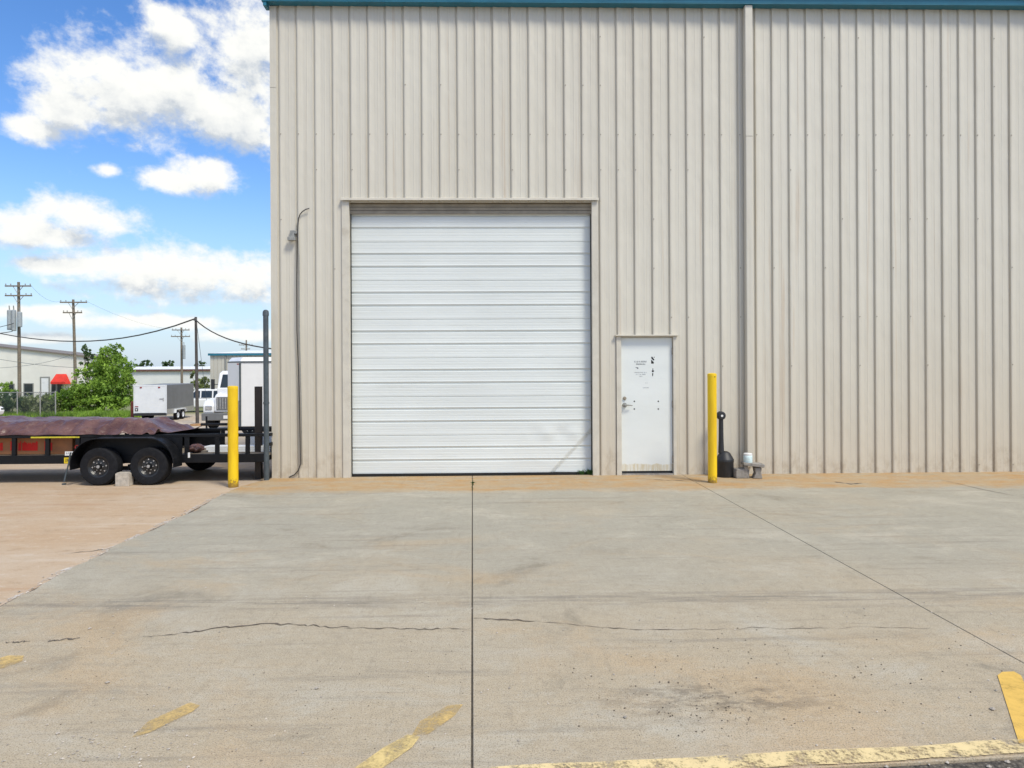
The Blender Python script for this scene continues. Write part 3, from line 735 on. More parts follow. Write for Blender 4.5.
t = thing('plastic_jar', 'pale bluish plastic jar standing on the broken paver by the downspout', 'jar', (p.x - .085, p.y, .238))
m = MB(); m.lathe([(.001, 0), (.062, 0), (.066, .01), (.068, .09), (.064, .11), (.058, .118)], (0, 0, 0), n=24); m.build('body', 'jar', t, local=True, smooth='auto')
m = MB(); m.lathe([(.061, .112), (.064, .114), (.064, .138), (.06, .143), (.001, .144)], (0, 0, 0), n=24); m.build('lid', 'label', t, local=True, smooth='auto')

# ------------------------------------------------------------------ wheels shared by the vehicles
def wheel(parent, x, y, z, r, wd, out=-1, rim='rim', holes=8):
    t = MB(); h = wd / 2
    t.lathe([(r * .58, -h * .9), (r * .80, -h), (r * .94, -h * .95), (r, -h * .72), (r, -h * .2), (r * .985, -h * .16), (r * .985, h * .16), (r, h * .2), (r, h * .72), (r * .94, h * .95), (r * .80, h), (r * .58, h * .9), (r * .56, 0)], (0, 0, 0), 'y', 40, closed=True)
    root = t.build('wheel', 'tyre', parent, local=True, smooth='auto'); root.location = (x, y, z)
    q = MB(); yo = out * h * .55
    def ring(r0, r1, y0, y1, a0=0, a1=2 * math.pi, n=32):
        vs = []; fs = []
        for i in range(n + 1):
            a_ = a0 + (a1 - a0) * i / n
            vs += [(r0 * math.cos(a_), y0, r0 * math.sin(a_)), (r1 * math.cos(a_), y1, r1 * math.sin(a_))]
        for i in range(n): fs.append((2 * i, 2 * i + 1, 2 * i + 3, 2 * i + 2))
        q.add(vs, fs)
    ring(r * .60, r * .50, out * h * .86, out * h * .78); ring(r * .50, r * .42, out * h * .78, yo); 
    if holes:
        for i in range(holes):
            a0 = 2 * math.pi * (i + .30) / holes; a1 = 2 * math.pi * (i + 1) / holes
            ring(r * .42, r * .31, yo, yo, a0, a1, 4)
    else: ring(r * .42, r * .31, yo, yo)
    ring(r * .31, r * .16, yo, out * h * .62)
    ring(r * .16, r * .02, out * h * .62, out * h * .60)
    q.build('rim', rim, root, local=True, fix=False)
    q = MB(); q.cyl((0, out * h * .55, 0), (0, out * h * .98, 0), r * .115, r * .085, 16)
    for i in range(6):
        a_ = math.pi * i / 3; q.cyl((r * .21 * math.cos(a_), out * h * .55, r * .21 * math.sin(a_)), (r * .21 * math.cos(a_), out * h * .72, r * .21 * math.sin(a_)), r * .028, n=6)
    q.build('hub', 'steel', root, local=True)
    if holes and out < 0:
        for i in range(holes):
            a_ = 2 * math.pi * (i + .15) / holes; q = MB(); q.cyl((r * .365 * math.cos(a_), out * h * .52, r * .365 * math.sin(a_)), (r * .365 * math.cos(a_), out * h * .62, r * .365 * math.sin(a_)), r * .05, r * .04, n=10); q.build('hole_light_disc', 'chrome', root, local=True)  # bright discs standing in for light seen through the rim holes
    return root

# ------------------------------------------------------------------ black utility trailer in front
TP = Vector((at(151.0, 440, 10.45).x, 10.45, zg(0, 10.45)))
SL = -math.atan(.045 / 1.72)
ut = thing('utility_trailer', 'black open tandem axle utility trailer carrying a load under a maroon tarp', 'trailer', TP, (SL, 0, 0))
L0, L1 = -3.35, 1.70; YN, YF = .17, 1.55          # near and far rail lines
for yy in (0, 1.72):
    for xx in (-.745, 0): wheel(ut, xx, yy, .282, .282, .20, -1 if yy == 0 else 1)
m = MB()
for yy in (YN, YF): m.box(L0, L1, yy - .03, yy + .03, .305, .435)
for xx in (L0 + .05, -2.6, -1.9, -1.2, -.37, .4, 1.1, L1 - .05): m.box(xx - .03, xx + .03, YN + .031, YF - .031, .32, .39)
m.prism([(YN + .031, .33), (YF - .031, .33), (YF - .031, .37), (YN + .031, .37)], L0 - 1.2, L0 - .001, 'x')
frame = m.build('frame', 'black', ut, local=True, bevel=.006)
m = MB(); m.cyl((-.745, -.09, .288), (-.745, 1.81, .288), .04, n=12).cyl((0, -.09, .288), (0, 1.81, .288), .04, n=12); m.box(-.9, .17, YN - .02, YN + .02, .2, .26).box(-.42, -.32, YN - .05, YN + .05, .22, .29); m.build('axles', 'black', ut, local=True)
m = MB()
for i in range(7): m.box(L0 + .02, L1 - .02, YN + .035 + i * .187, YN + .035 + i * .187 + .18, .40, .433)
m.build('deck', 'wood', ut, local=True)
for yy in (YN, YF):
    m = MB(); m.box(L0, L1, yy - .025, yy + .025, .70, .745); m.build('rail', 'black', ut, local=True, bevel=.005)
    for xx in (-3.3, -2.73, -2.165, -1.66, -1.2, .455, .92, 1.385, 1.665):
        m = MB(); m.box(xx - .03, xx + .03, yy - .02, yy + .02, .436, .699); m.build('rail_post', 'black', ut, local=True)
m = MB(); m.box(L0, L0 + .05, YN + .03, YF - .03, .70, .745); m.build('rail', 'black', ut, local=True)
m = MB(); m.box(L1 - .03, L1 + .02, YN + .03, YF - .03, .55, .60).box(L1 - .03, L1 + .02, YN + .03, YF - .03, .70, .745)
for i in range(4): m.box(L1 - .02, L1 + .01, YN + .25 + i * .3, YN + .29 + i * .3, .436, .699)
m.build('tail_gate', 'black', ut, local=True)
for s_, yin, yout in ((-1, YN - .03, -.135), (1, YF + .03, 1.855)):
    def arc(r, off=0):
        pts = []
        for i in range(11):
            a_ = math.pi * (1.06 - .56 * i / 10); pts.append((-.745 + r * math.cos(a_), .315 + (r * 1.0) * math.sin(a_)))
        for i in range(11):
            a_ = math.pi * (.5 - .54 * i / 10); pts.append((0 + r * math.cos(a_), .315 + r * math.sin(a_)))
        return pts
    m = MB(); o_, i_ = arc(.400), arc(.385); n = len(o_)
    for k_ in range(n):
        for (x, z) in (o_[k_], i_[k_]):
            for y in (yin, yout): m.v.append(Vector((x, y, z)))
    for k_ in range(n - 1):
        b_ = 4 * k_; m.f += [(b_, b_ + 1, b_ + 5, b_ + 4), (b_ + 2, b_ + 6, b_ + 7, b_ + 3), (b_, b_ + 4, b_ + 6, b_ + 2), (b_ + 1, b_ + 3, b_ + 7, b_ + 5)]
    m.f += [(0, 2, 3, 1), (4 * n - 4, 4 * n - 3, 4 * n - 1, 4 * n - 2)]
    # skirt plate between the wheels
    sk = [(-.70, .70)] + [(-.745 + .345 * math.cos(a_), .315 + .345 * math.sin(a_)) for a_ in (math.pi * .48, math.pi * .35, math.pi * .25, math.pi * .17)] + [(-.37, .44)] + [(.345 * math.cos(a_), .315 + .345 * math.sin(a_)) for a_ in (math.pi * .83, math.pi * .75, math.pi * .65, math.pi * .52)] + [(-.03, .70)]
    m.prism(sk, yin - s_ * .012, yin - s_ * .004)
    m.build('fender', 'black', ut, local=True)
    m = MB(); m.box(-1.14, .40, yin + s_ * .001, yin + s_ * .008, .436, .70); m.build('added_dark_plate', 'black', ut, local=True)  # added black plate, makes the gap behind the fender read dark
tp = lambda px, py, yl=-.0: None
def tl(px, py, ly):                                # pixel to trailer-local point on the plane y = ly
    inv = ut.matrix_basis.inverted(); o_ = inv @ Vector((0, 0, H)); d = inv.to_3x3() @ ray(px, py); return o_ + d * ((ly - o_.y) / d.y)
bpy.context.view_layer.update()
YS = YN - .031
for nm, mt, a_, b_ in (('warning_label', 'label', (65, 451.5), (73.5, 455.5)), ('warning_label', 'labely', (64.2, 457.6), (72.8, 463.4))):
    q0, q1 = tl(*a_, YS - .004), tl(*b_, YS - .004); m = MB(); m.box(q0.x, q1.x, YS - .006, YS - .001, q0.z, q1.z)
    lo_ = m.build(nm, mt, frame, local=True); 
    m = MB()
    for i in range(4):
        xx = q0.x + (q1.x - q0.x) * (.18 + .2 * i); m.box(xx, xx + .012, YS - .0075, YS - .0062, q1.z + .02 + .01 * (i % 2), q0.z - .015)
    m.build('label_marks', 'blackink' if mt == 'labely' else 'greyink', frame, local=True)
q0, q1 = tl(31, 438, YN - .03), tl(79.5, 436.5, YN - .03)
m = MB(); m.box(q0.x, q1.x, YN - .036, YN - .026, (q0.z + q1.z) / 2 - .012, (q0.z + q1.z) / 2 + .010); m.build('strap', 'strap', ut, local=True)
q0, q1 = tl(66, 453, -.0), tl(62, 482.5, -.0)
m = MB(); m.tube([(q0.x, YS - .03, q0.z), (q0.x - .015, YS - .05, (q0.z * .6 + q1.z * .4)), (q1.x, YS - .09, max(q1.z, .0))], .011, 6); m.cyl((q1.x, YS - .09, 0), (q1.x, YS - .09, .02), .03, n=10); m.build('support_leg', 'galv', ut, local=True)
m = MB(); m.lathe([(.02, -.01), (.035, -.012), (.035, .0), (.02, 0)], (q0.x + .09, YS - .01, tl(68, 448, 0).z), 'y', 14, True); m.build('tie_ring', 'lampred', ut, local=True)
m = MB(); q = tl(188.5, 454.5, YN - .04); m.box(q.x - .012, q.x + .02, YN - .035, YN - .031, q.z - .05, q.z + .03); m.build('reflector', 'label', ut, local=True)
# cargo under the tarp
MW = ut.matrix_basis
def on_trailer(o): o.matrix_basis = MW.copy(); return o
cg = thing('cargo_crate', 'tan crate with red printing inside the trailer below the maroon tarp', 'crate', (0, 0, 0)); cg.matrix_basis = MW @ Matrix.Translation((-2.35, .60, .435))
inv_off = Vector((-2.35, .60, .435))
m = MB(); m.box(-.95, .98, -.30, .62, .002, .29); m.build('box', 'carton', cg, local=True, bevel=.01)
m = MB(); q_ = random.Random(11)
for a_, b_ in ((-3, 2.5), (10.5, 37.0), (44.5, 51.5)):
    x = a_
    while x < b_ - .8:
        p0 = tl(x, 442.6 if q_.random() < .6 else 441.2, .296) - inv_off; p1 = tl(x + 1.7, 450.6, .296) - inv_off; t_ = (p1.x - p0.x) * .46
        m.box(p0.x, p0.x + t_, -.305, -.3005, p1.z, p0.z)
        if q_.random() < .8: m.box(p1.x - t_, p1.x, -.305, -.3005, p1.z, p0.z - .02 * q_.random())
        if q_.random() < .8: m.box(p0.x + t_ + .001, p1.x - t_ - .001, -.305, -.3005, p1.z + .03 * q_.random(), p1.z + .05)
        x += 1.95
m.build('red_printing', 'redink', cg, local=True)
cg['label'] = 'tan crate with red printing inside the trailer below the maroon tarp'
tar = MB(); nxx, nyy = 260, 60
X0, X1 = -3.2, .08
def tarp_z(x, v):
    base = .99 + .022 * math.sin(x * 1.3 + .5) + .012 * math.sin(x * 3.1)
    r_end = max(0., (x + .44) / .50); base -= .27 * min(1, r_end) ** 1.05
    e_ = min(v, 1 - v)
    return base - (.27 if r_end < .05 else .27 * max(.02, 1 - r_end)) * max(0, 1 - e_ / .26) ** 1.4 + .018 * math.sin(v * 9 + x * 2)
for i in range(nxx + 1):
    x = X0 + (X1 - X0) * i / nxx
    for j in range(nyy + 1):
        v = j / nyy; y = YN - .035 + (YF - YN + .07) * v
        z = tarp_z(x, v)
        e_ = min(v, 1 - v)
        fold = max(0, 1 - e_ / .33) * (.5 + .5 * math.tanh((x + 1.5) * 3))
        z += fold * (.028 * math.sin(x * 17 + 3 * math.sin(x * 4.1) + v * 6) + .016 * math.sin(x * 33 + v * 11) + .020 * abs(math.sin(x * 12.3 + 5 * v + 1.5 * math.sin(x * 3.3)))) + .006 * math.sin(x * 9.7 + v * 14)
        y += -fold * .022 * math.sin(x * 21 + 1.3) * (1 if v < .5 else -1)
        if x < .06:
            w_ = min(1, max(0, 1 - e_ / .42)); nz = mnoise.noise(Vector((x * 3.6 + 1.2 * v, v * 5.5, 1.3))); nz2 = mnoise.noise(Vector((x * 9 - 3 * v, v * 9, 4.1)))
            z += (w_ * .55 + .2) * (.11 * (.5 - abs(nz)) + .05 * (.4 - abs(nz2))) - .025 * min(1, max(0, (.1 - x) * 4))
        z = max(z, .752 + .006 * math.sin(x * 11)) 
        tar.v.append(Vector((x, y, z)))
for i in range(nxx):
    for j in range(nyy): tar.f.append((i * (nyy + 1) + j, (i + 1) * (nyy + 1) + j, (i + 1) * (nyy + 1) + j + 1, i * (nyy + 1) + j + 1))
to = tar.build('tarp', 'tarp', None, smooth=True); to.matrix_basis = MW.copy(); tag(to, 'crumpled maroon tarp stretched over the load on the black trailer', 'tarp')
sd = to.modifiers.new('thickness', 'SOLIDIFY'); sd.thickness = .006
# bunched end of the tarp inside the rails
tb = MB(); q_ = random.Random(4)
for i in range(26):
    for j in range(13):
        u_, v_ = i / 25 * 2 * math.pi, j / 12 * math.pi
        rr_ = 1 + .18 * math.sin(5 * u_ + 3 * v_) + .10 * math.sin(9 * u_ - 4 * v_)
        tb.v.append(Vector((.50 + .10 * rr_ * math.sin(v_) * math.cos(u_), .40 + .16 * rr_ * math.sin(v_) * math.sin(u_), .505 + .058 * rr_ * math.cos(v_))))
for i in range(25):
    for j in range(12): tb.f.append((i * 13 + j, (i + 1) * 13 + j, (i + 1) * 13 + j + 1, i * 13 + j + 1))
to2 = tb.build('bundled_cloth', 'tarp', None, smooth=True); to2.matrix_basis = MW.copy(); tag(to2, 'small bunched maroon cloth on the trailer deck just behind the rear wheel', 'cloth')
# white boards lying on the bare end of the deck
wb = thing('white_boards', 'long low stack of white boards lying on the rear trailer deck', 'boards'); wb.matrix_basis = MW @ Matrix.Translation((1.18, .95, .435))
m = MB()
for i in range(3): m.box(-.52 - .03 * i, .46, -.50, -.30 + .02 * i, .001 + i * .032, .030 + i * .032)
m.build('plank', 'whiteboard', wb, local=True, bevel=.003)
wb2 = thing('panel_stack', 'white sheets standing on edge inside the rear of the black trailer', 'panels'); wb2.matrix_basis = MW @ Matrix.Translation((1.22, 1.20, .435))
m = MB()
for a_, b_ in ((-.24, -.02), (.0, .24), (.26, .42)): m.box(a_, b_, -.02, .02, .001, .215)
m.build('panel', 'whiteboard', wb2, local=True, bevel=.003)
# block under the trailer
p = G(124.3, 482.0, -.02); t = thing('concrete_block', 'pale concrete block wedged between the two trailer wheels', 'block', (at(124.5, 480, 10.36).x, 10.36, zg(0, 10.36)))
m = MB(); m.box(-.10, .10, -.07, .07, 0, .19).box(-.09, .09, -.06, .06, .1905, .20); m.build('solid_block', 'block', t, local=True, bevel=.008)

# ------------------------------------------------------------------ parked trailers and vehicles farther back
# pale enclosed trailer with charcoal sides, seen from behind
yE = 42.0; pE = ground_at(166.3, yE); et = thing('enclosed_trailer', 'small enclosed cargo trailer with pale rear door and charcoal sides near the bushes', 'trailer', pE, (0, 0, R(2)))
W_, L_, zb, zt_ = 1.93, 4.1, .42, 2.22
m = MB(); m.box(-W_, 0, .03, L_, zb, zt_); body = m.build('body', 'charcoal', et, local=True, bevel=.03)
m = MB(); m.box(-W_ + .06, -.06, .0, .025, zb + .10, zt_ - .08); rdoor = m.build('rear_door', 'silver', et, local=True, bevel=.01)
m = MB(); m.box(-W_ - .01, -W_ + .055, -.004, .06, zb - .02, zt_ + .01).box(-.055, .012, -.004, .06, zb - .02, zt_ + .01).box(-W_ + .056, -.056, -.004, .06, zt_ - .075, zt_ + .01); m.build('rear_frame', 'silver', et, local=True, bevel=.006)
m = MB(); m.box(-W_ - .01, .012, -.05, .04, zb - .06, zb + .09); m.build('bumper', 'blackplastic', et, local=True, bevel=.01)
m = MB(); m.box(.002, .012, .07, L_, zb, zb + .32); m.build('stone_guard', 'steel', et, local=True)
for x in (-1.50, -.42):
    m = MB(); m.box(x - .06, x + .06, -.018, -.005, zt_ - .19, zt_ - .11); m.build('marker_light', 'lampred', et, local=True)
for z0, mt in ((.56, 'lampred'),):
    m = MB(); m.box(-W_ + .08, -W_ + .26, -.02, -.001, zb + .22, zb + .40); pl_ = m.build('licence_plate_holder', 'blackink', et, local=True)
    m = MB(); m.box(-W_ + .13, -W_ + .21, -.026, -.0205, zb + .27, zb + .35); m.build('plate', 'label', pl_, local=True)
m = MB(); m.box(-W_ + .08, -W_ + .27, -.02, -.001, zb + .47, zb + .52); m.build('tail_light', 'lampred', et, local=True)
m = MB(); m.box(-.40, -.18, -.03, -.001, 1.36, 1.40).box(-.19, -.15, -.03, -.001, 1.26, 1.44); m.build('latch', 'steel', rdoor, local=True)
for yy in (1.45, 2.2): 
    r1 = wheel(et, 0, 0, 0, .30, .2, 1, 'silver', 0); r1.location = (.0, yy, .30); r1.rotation_euler = (0, 0, R(-90))
    r1 = wheel(et, 0, 0, 0, .30, .2, 1, 'silver', 0); r1.location = (-W_, yy, .30); r1.rotation_euler = (0, 0, R(90))
m = MB(); m.prism([(1.05, .45), (1.12, .68), (2.52, .68), (2.60, .45), (2.54, .45), (2.47, .64), (1.17, .64), (1.11, .45)], .013, .13, 'x'); m.build('fender', 'silver', et, local=True)
m = MB(); m.prism([(-W_ / 2 - .08, 0.), (-W_ / 2 + .08, 0.)][:0] or [(L_, .36), (L_ + 1.2, .36), (L_ + 1.2, .46), (L_, .46)], -W_ / 2 - .06, -W_ / 2 + .06, 'x'); m.build('tongue', 'black', et, local=True)

# white v-nose enclosed trailer
yV = 24.0; pV = ground_at(240.3, yV); vt = thing('enclosed_trailer', 'large white v-nosed enclosed trailer parked behind the warehouse corner', 'trailer', pV)
zb, zt_ = .32, 2.58; LV = 6.4
m = MB(); plan = [(0, 0), (LV, 0), (LV, 2.1), (0, 2.1), (-.86, 1.40), (-.86, 1.10)]
m.prism(plan, zb, zt_, 'z'); m.build('body', 'white', vt, local=True, bevel=.02)
m = MB(); plan2 = [(.05, .10), (LV - .1, .10), (LV - .1, 2.0), (.05, 2.0), (-.72, 1.36), (-.72, 1.14)]
n6 = len(plan2); m.add([(x, y, zt_ - .001) for x, y in plan] + [(x, y, zt_ + .16) for x, y in plan2], [(i, (i + 1) % n6, n6 + (i + 1) % n6, n6 + i) for i in range(n6)] + [tuple(range(n6, 2 * n6))]); m.build('roof', 'white', vt, local=True)
m = MB(); m.box(0, LV, -.02, -.003, zt_ - .03, zt_ + .02); d_ = Vector((-.86, 1.10)).normalized(); nn = Vector((-d_.y, d_.x)) * -1
nn = Vector((-1.10, -.86)).normalized() * .012
m.add([(0 + nn.x, nn.y, zt_ - .03), (-.86 + nn.x, 1.10 + nn.y, zt_ - .03), (-.86 + nn.x, 1.10 + nn.y, zt_ + .02), (nn.x, nn.y, zt_ + .02), (0, 0, zt_ - .03), (-.86, 1.10, zt_ - .03), (-.86, 1.10, zt_ + .02), (0, 0, zt_ + .02)], [(0, 1, 2, 3), (4, 7, 6, 5), (0, 4, 5, 1), (3, 2, 6, 7)])
m.build('roof_trim', 'galv', vt, local=True)
m = MB(); m.add([(nn.x, nn.y, zb), (-.86 + nn.x, 1.10 + nn.y, zb), (-.86 + nn.x, 1.10 + nn.y, zb + .90), (nn.x, nn.y, zb + .90), (0, 0, zb), (-.86, 1.10, zb), (-.86, 1.10, zb + .90), (0, 0, zb + .90)], [(0, 1, 2, 3), (3, 2, 6, 7), (0, 4, 5, 1)]); m.build('stone_guard', 'greybox', vt, local=True)
m = MB(); m.box(-.03, .03, -.028, -.003, zb, zt_ - .04); m.build('corner_trim', 'galv', vt, local=True)
m = MB(); m.box(-.14, -.08, .07, .10, zt_ - .10, zt_ - .06); m.build('marker_light', 'lampred', vt, local=True)
m = MB(); m.box(-.1, LV - .1, .05, 2.0, zb - .12, zb - .002).box(.6, LV, .1, .2, zb - .2, zb - .121); m.build('frame', 'black', vt, local=True)
for xx in (.30, 3.3, 4.1):
    wheel(vt, xx, .16, .33, .33, .22, -1, 'silver', 0); wheel(vt, xx, 1.95, .33, .33, .22, 1, 'silver', 0)
m = MB(); m.tube([(-.95, 1.25, .30), (-1.9, 1.25, .30)], .05, 8).cyl((-1.7, 1.25, .05), (-1.7, 1.25, .6), .035, n=10); m.build('tongue', 'black', vt, local=True)

# white work truck nose
yT = 33.0; pT = ground_at(228.5, yT); tr = thing('work_truck', 'white conventional work truck facing the yard beside the white enclosed trailer', 'truck', pT, (0, 0, R(3)))
m = MB()
m.prism([(.0, 1.05), (.05, 1.45), (.25, 1.55), (1.35, 1.72), (1.35, .75), (.0, .75)], -.62, .62, 'x'); hood = m.build('hood', 'truckwhite', tr, local=True, bevel=.09)
for sx in (-1, 1):
    m = MB(); m.prism([(.02, .72), (.02, 1.06), (.22, 1.26), (.8, 1.33), (1.34, 1.25), (1.34, .65), (1.2, .65), (1.12, .92), (.85, 1.06), (.55, .98), (.38, .72)], sx * .61, sx * 1.08, 'x'); fd = m.build('fender', 'truckwhite', tr, local=True, bevel=.07)
    m = MB(); m.box(sx * .70, sx * .98, -.005, .05, .86, 1.04); m.build('headlight', 'chrome', fd, local=True, bevel=.02)
    wheel(tr, 0, 0, 0, .48, .3, 1, 'silver', 0); r1 = children(tr)[-1]; r1.location = (sx * .90, .80, .48); r1.rotation_euler = (0, 0, R(-90 * sx))
m = MB(); m.box(-.50, .50, -.03, .02, .86, 1.42); gr = m.build('grille', 'charcoal', tr, local=True, bevel=.02)
m = MB()
for i in range(9): m.box(-.46 + i * .112, -.43 + i * .112, -.045, -.031, .90, 1.38)
m.build('grille_bars', 'chrome', gr, local=True)
m = MB(); m.box(-1.08, 1.08, -.16, .0, .42, .74); bp = m.build('bumper', 'charcoal', tr, local=True, bevel=.03)
m = MB(); m.box(-.16, .16, -.172, -.161, .50, .64); m.build('plate', 'label', bp, local=True)
m = MB(); m.prism([(1.36, .7), (1.36, 1.72), (1.66, 2.42), (2.0, 2.52), (2.9, 2.52), (2.9, .7)], -.95, .95, 'x'); cabo = m.build('cab', 'truckwhite', tr, local=True, bevel=.05)
m = MB(); m.add([(-.82, 1.375, 1.78), (.82, 1.375, 1.78), (.78, 1.615, 2.36), (-.78, 1.615, 2.36)], [(0, 1, 2, 3)]); m.build('windshield', 'glass', cabo, local=True)
for sx in (-1, 1):
    m = MB(); m.box(sx * .952, sx * .96, 1.72, 2.5, 1.68, 2.28); m.build('window', 'glass', cabo, local=True)
    m = MB(); m.box(sx * 1.12, sx * 1.26, 1.5, 1.58, 1.70, 2.15).box(sx * .953, sx * 1.119, 1.53, 1.55, 1.9, 1.93); m.build('mirror', 'blackplastic', tr, local=True)
m = MB(); m.box(-.4, .4, 1.0, 6.0, .55, .74).box(-1.0, 1.0, 3.1, 6.0, .95, 1.05); m.build('chassis', 'black', tr, local=True)
for sx in (-1, 1):
    r1 = wheel(tr, 0, 0, 0, .48, .3, 1, 'silver', 0); r1.location = (sx * .90, 4.9, .48); r1.rotation_euler = (0, 0, R(-90 * sx))

tr.scale = (1.12, 1.12, 1.12)
# cars: nose towards +x
def car(name, label, loc, rz, mt, suv=True):
    t = thing(name, label, 'car', loc, (0, 0, rz)); hh = 1.72 if suv else 1.45
    m = MB(); m.prism([(-2.25, .38), (2.2, .38), (2.28, .62), (2.2, .86), (1.1, 1.02), (-2.2, 1.02), (-2.3, .7)], -.88, .88); bd = m.build('body', mt, t, local=True, bevel=.09)
    m = MB(); roof = [(-2.1, 1.021), (1.05, 1.021), (.35, hh), (-1.85, hh)]
    m.add([(x, s_ * y, z) for s_ in (-1, 1) for (x, z), y in zip(roof, (.84, .84, .70, .70))], [(0, 1, 2, 3), (7, 6, 5, 4), (0, 4, 5, 1), (1, 5, 6, 2), (2, 6, 7, 3), (3, 7, 4, 0)]); cb_ = m.build('cabin', mt, t, local=True, bevel=.05)
    for s_ in (-1, 1):
        for a_, b_ in ((-1.75, -.95), (-.85, -.1), (0, .7)):
            zl, zh = 1.09, hh - .12; f_ = lambda z: .84 - .14 * (z - 1.021) / (hh - 1.021) + .012
            top_b = b_ - (.35 if b_ > .5 else 0)
            m = MB(); m.add([(a_, s_ * f_(zl), zl), (b_, s_ * f_(zl), zl), (top_b, s_ * f_(zh), zh), (a_ + (.12 if a_ < -1.5 else 0), s_ * f_(zh), zh)], [(0, 1, 2, 3)]); m.build('window', 'glass', cb_, local=True)
    m = MB(); m.add([(1.02, -.70, 1.07), (1.02, .70, 1.07), (.42, .60, hh - .08), (.42, -.60, hh - .08)], [(0, 1, 2, 3)])
    for v in m.v: v += Vector((.012, 0, .010))
    m.build('windshield', 'glass', cb_, local=True)
    for s_ in (-1, 1):
        m = MB(); m.box(2.12, 2.262, s_ * .55, s_ * .84, .66, .80); m.build('headlight', 'chrome', bd, local=True, bevel=.02)
        for xx in (-1.4, 1.4): wheel(t, xx, s_ * .80, .35, .35, .22, s_, 'silver', 0)
    return t
p = ground_at(203, 52); car('parked_car', 'white sport utility car half hidden behind the pale enclosed trailer', p, R(188), 'truckwhite')
p = ground_at(-40, 43); car('parked_car', 'white car by the chain link fence, only its nose in view', (p.x - .15, p.y, p.z), 0, 'white', False)
# loose lumber between them
p = ground_at(199, 38.5); t = thing('lumber_pile', 'low pile of tan boards on the ground in front of the white truck', 'lumber', p, (0, 0, R(6)))
m = MB()
for i in range(5): m.box(-.55 + .05 * i, .5 + .04 * i, -.3 + .13 * i, -.18 + .13 * i, .0, .055)
for i in range(3): m.box(-.42 + .07 * i, .44 - .05 * i, -.2 + .15 * i, -.08 + .15 * i, .056, .11)
m.build('board', 'lumber', t, local=True)
p = ground_at(132.3, 43.5); t = thing('red_post', 'short rusty red steel post at the corner of the pale enclosed trailer', 'post', p)
m = MB(); m.cyl((0, 0, -.1), (0, 0, 1.12), .10, n=14).lathe([(.10, 1.12), (.06, 1.17), (.001, 1.18)], (0, 0, 0), n=14); m.build('pipe', 'rust', t, local=True, smooth='auto')

# ------------------------------------------------------------------ chain link fence
yF = 45.5; fx0, fx1 = ground_at(-60, yF).x, ground_at(56, yF).x; fz = zg(0, yF); fh = 1.72
fe = thing('chain_link_fence', 'grey chain link fence in front of the overgrown shrubs', 'fence', (fx0, yF, fz))
for px in (-55, -30, -6, 17.3, 40.2, 55.5):
    x = ground_at(px, yF).x - fx0; m = MB(); m.cyl((x, 0, -.1), (x, 0, fh + .06), .038, n=10).lathe([(.038, fh + .06), (.02, fh + .085), (.001, fh + .09)], (x, 0, 0), n=10); m.build('fence_post', 'greybox', fe, local=True)
m = MB(); m.cyl((0, 0, fh), (fx1 - fx0, 0, fh), .024, n=8); m.build('top_rail', 'greybox', fe, local=True)
m = MB(); Lf = fx1 - fx0; s_ = .14; x = -fh
while x < Lf:
    for dr in (1, -1):
        a0, a1 = (x, x + fh); z0, z1 = (0, fh)
        if dr < 0: z0, z1 = fh, 0
        t0 = max(0, (0 - a0) / fh); t1 = min(1, (Lf - a0) / fh)
        if t1 > t0:
            A = Vector((a0 + fh * t0, .012 * dr, z0 + (z1 - z0) * t0)); B = Vector((a0 + fh * t1, .012 * dr, z0 + (z1 - z0) * t1)); o_ = Vector((.0045, 0, .0045 * -dr))
            m.add([A - o_, A + o_, B + o_, B - o_], [(0, 1, 2, 3)])
    x += s_
m.build('wire_mesh', 'galv', fe, local=True, fix=False)

# ------------------------------------------------------------------ far buildings
yA = 84.0; pa = ground_at(-70, yA); xr = ground_at(93, yA).x
bA = thing('gabled_building', 'low cream metal building with a gable roofline, door and red awning behind the fence', 'building', (pa.x, yA, pa.z))
zt0 = at(0, 347.5, yA).z; zt1 = at(74, 355.6, yA).z; xa0, xa1 = at(0, 347, yA).x, at(74, 355, yA).x; slp = (zt1 - zt0) / (xa1 - xa0)
rz_ = lambda x: zt0 + slp * (x - xa0)
xl = pa.x - 18
m = MB(); m.prism([(xl, pa.z - .5), (xr, pa.z - .5), (xr, rz_(xr)), (pa.x, rz_(pa.x)), (xl, rz_(pa.x) + slp * 18)], yA, yA + 6); m.build('wall', 'cream', bA)
m = MB(); m.add([(xr + .3, yA - .25, rz_(xr + .3)), (pa.x, yA - .25, rz_(pa.x)), (pa.x, yA - .25, rz_(pa.x) + .17), (xr + .3, yA - .25, rz_(xr + .3) + .17), (xr + .3, yA + 6.2, rz_(xr + .3)), (pa.x, yA + 6.2, rz_(pa.x)), (pa.x, yA + 6.2, rz_(pa.x) + .17), (xr + .3, yA + 6.2, rz_(xr + .3) + .17)],
               [(0, 1, 2, 3), (4, 7, 6, 5), (3, 2, 6, 7), (0, 4, 5, 1), (0, 3, 7, 4)]); m.build('roof', 'browngrey', bA)
def opening(bd, px0, py0, px1, py1, Y, nm, mt, frame='greybox', t=.10):
    a_, b_ = at(px0, py0, Y), at(px1, py1, Y)
    m = MB(); m.box(a_.x - t, b_.x + t, Y - .06, Y - .002, a_.z, a_.z + t).box(a_.x - t, a_.x, Y - .06, Y - .002, b_.z, a_.z - .001).box(b_.x, b_.x + t, Y - .06, Y - .002, b_.z, a_.z - .001).box(a_.x - t, b_.x + t, Y - .06, Y - .002, b_.z - t, b_.z - .001); f_ = m.build('window_frame' if nm == 'pane' else 'door_frame', frame, bd)
    m = MB(); m.box(a_.x, b_.x, Y - .04, Y - .003, b_.z, a_.z); return m.build(nm, mt, f_)
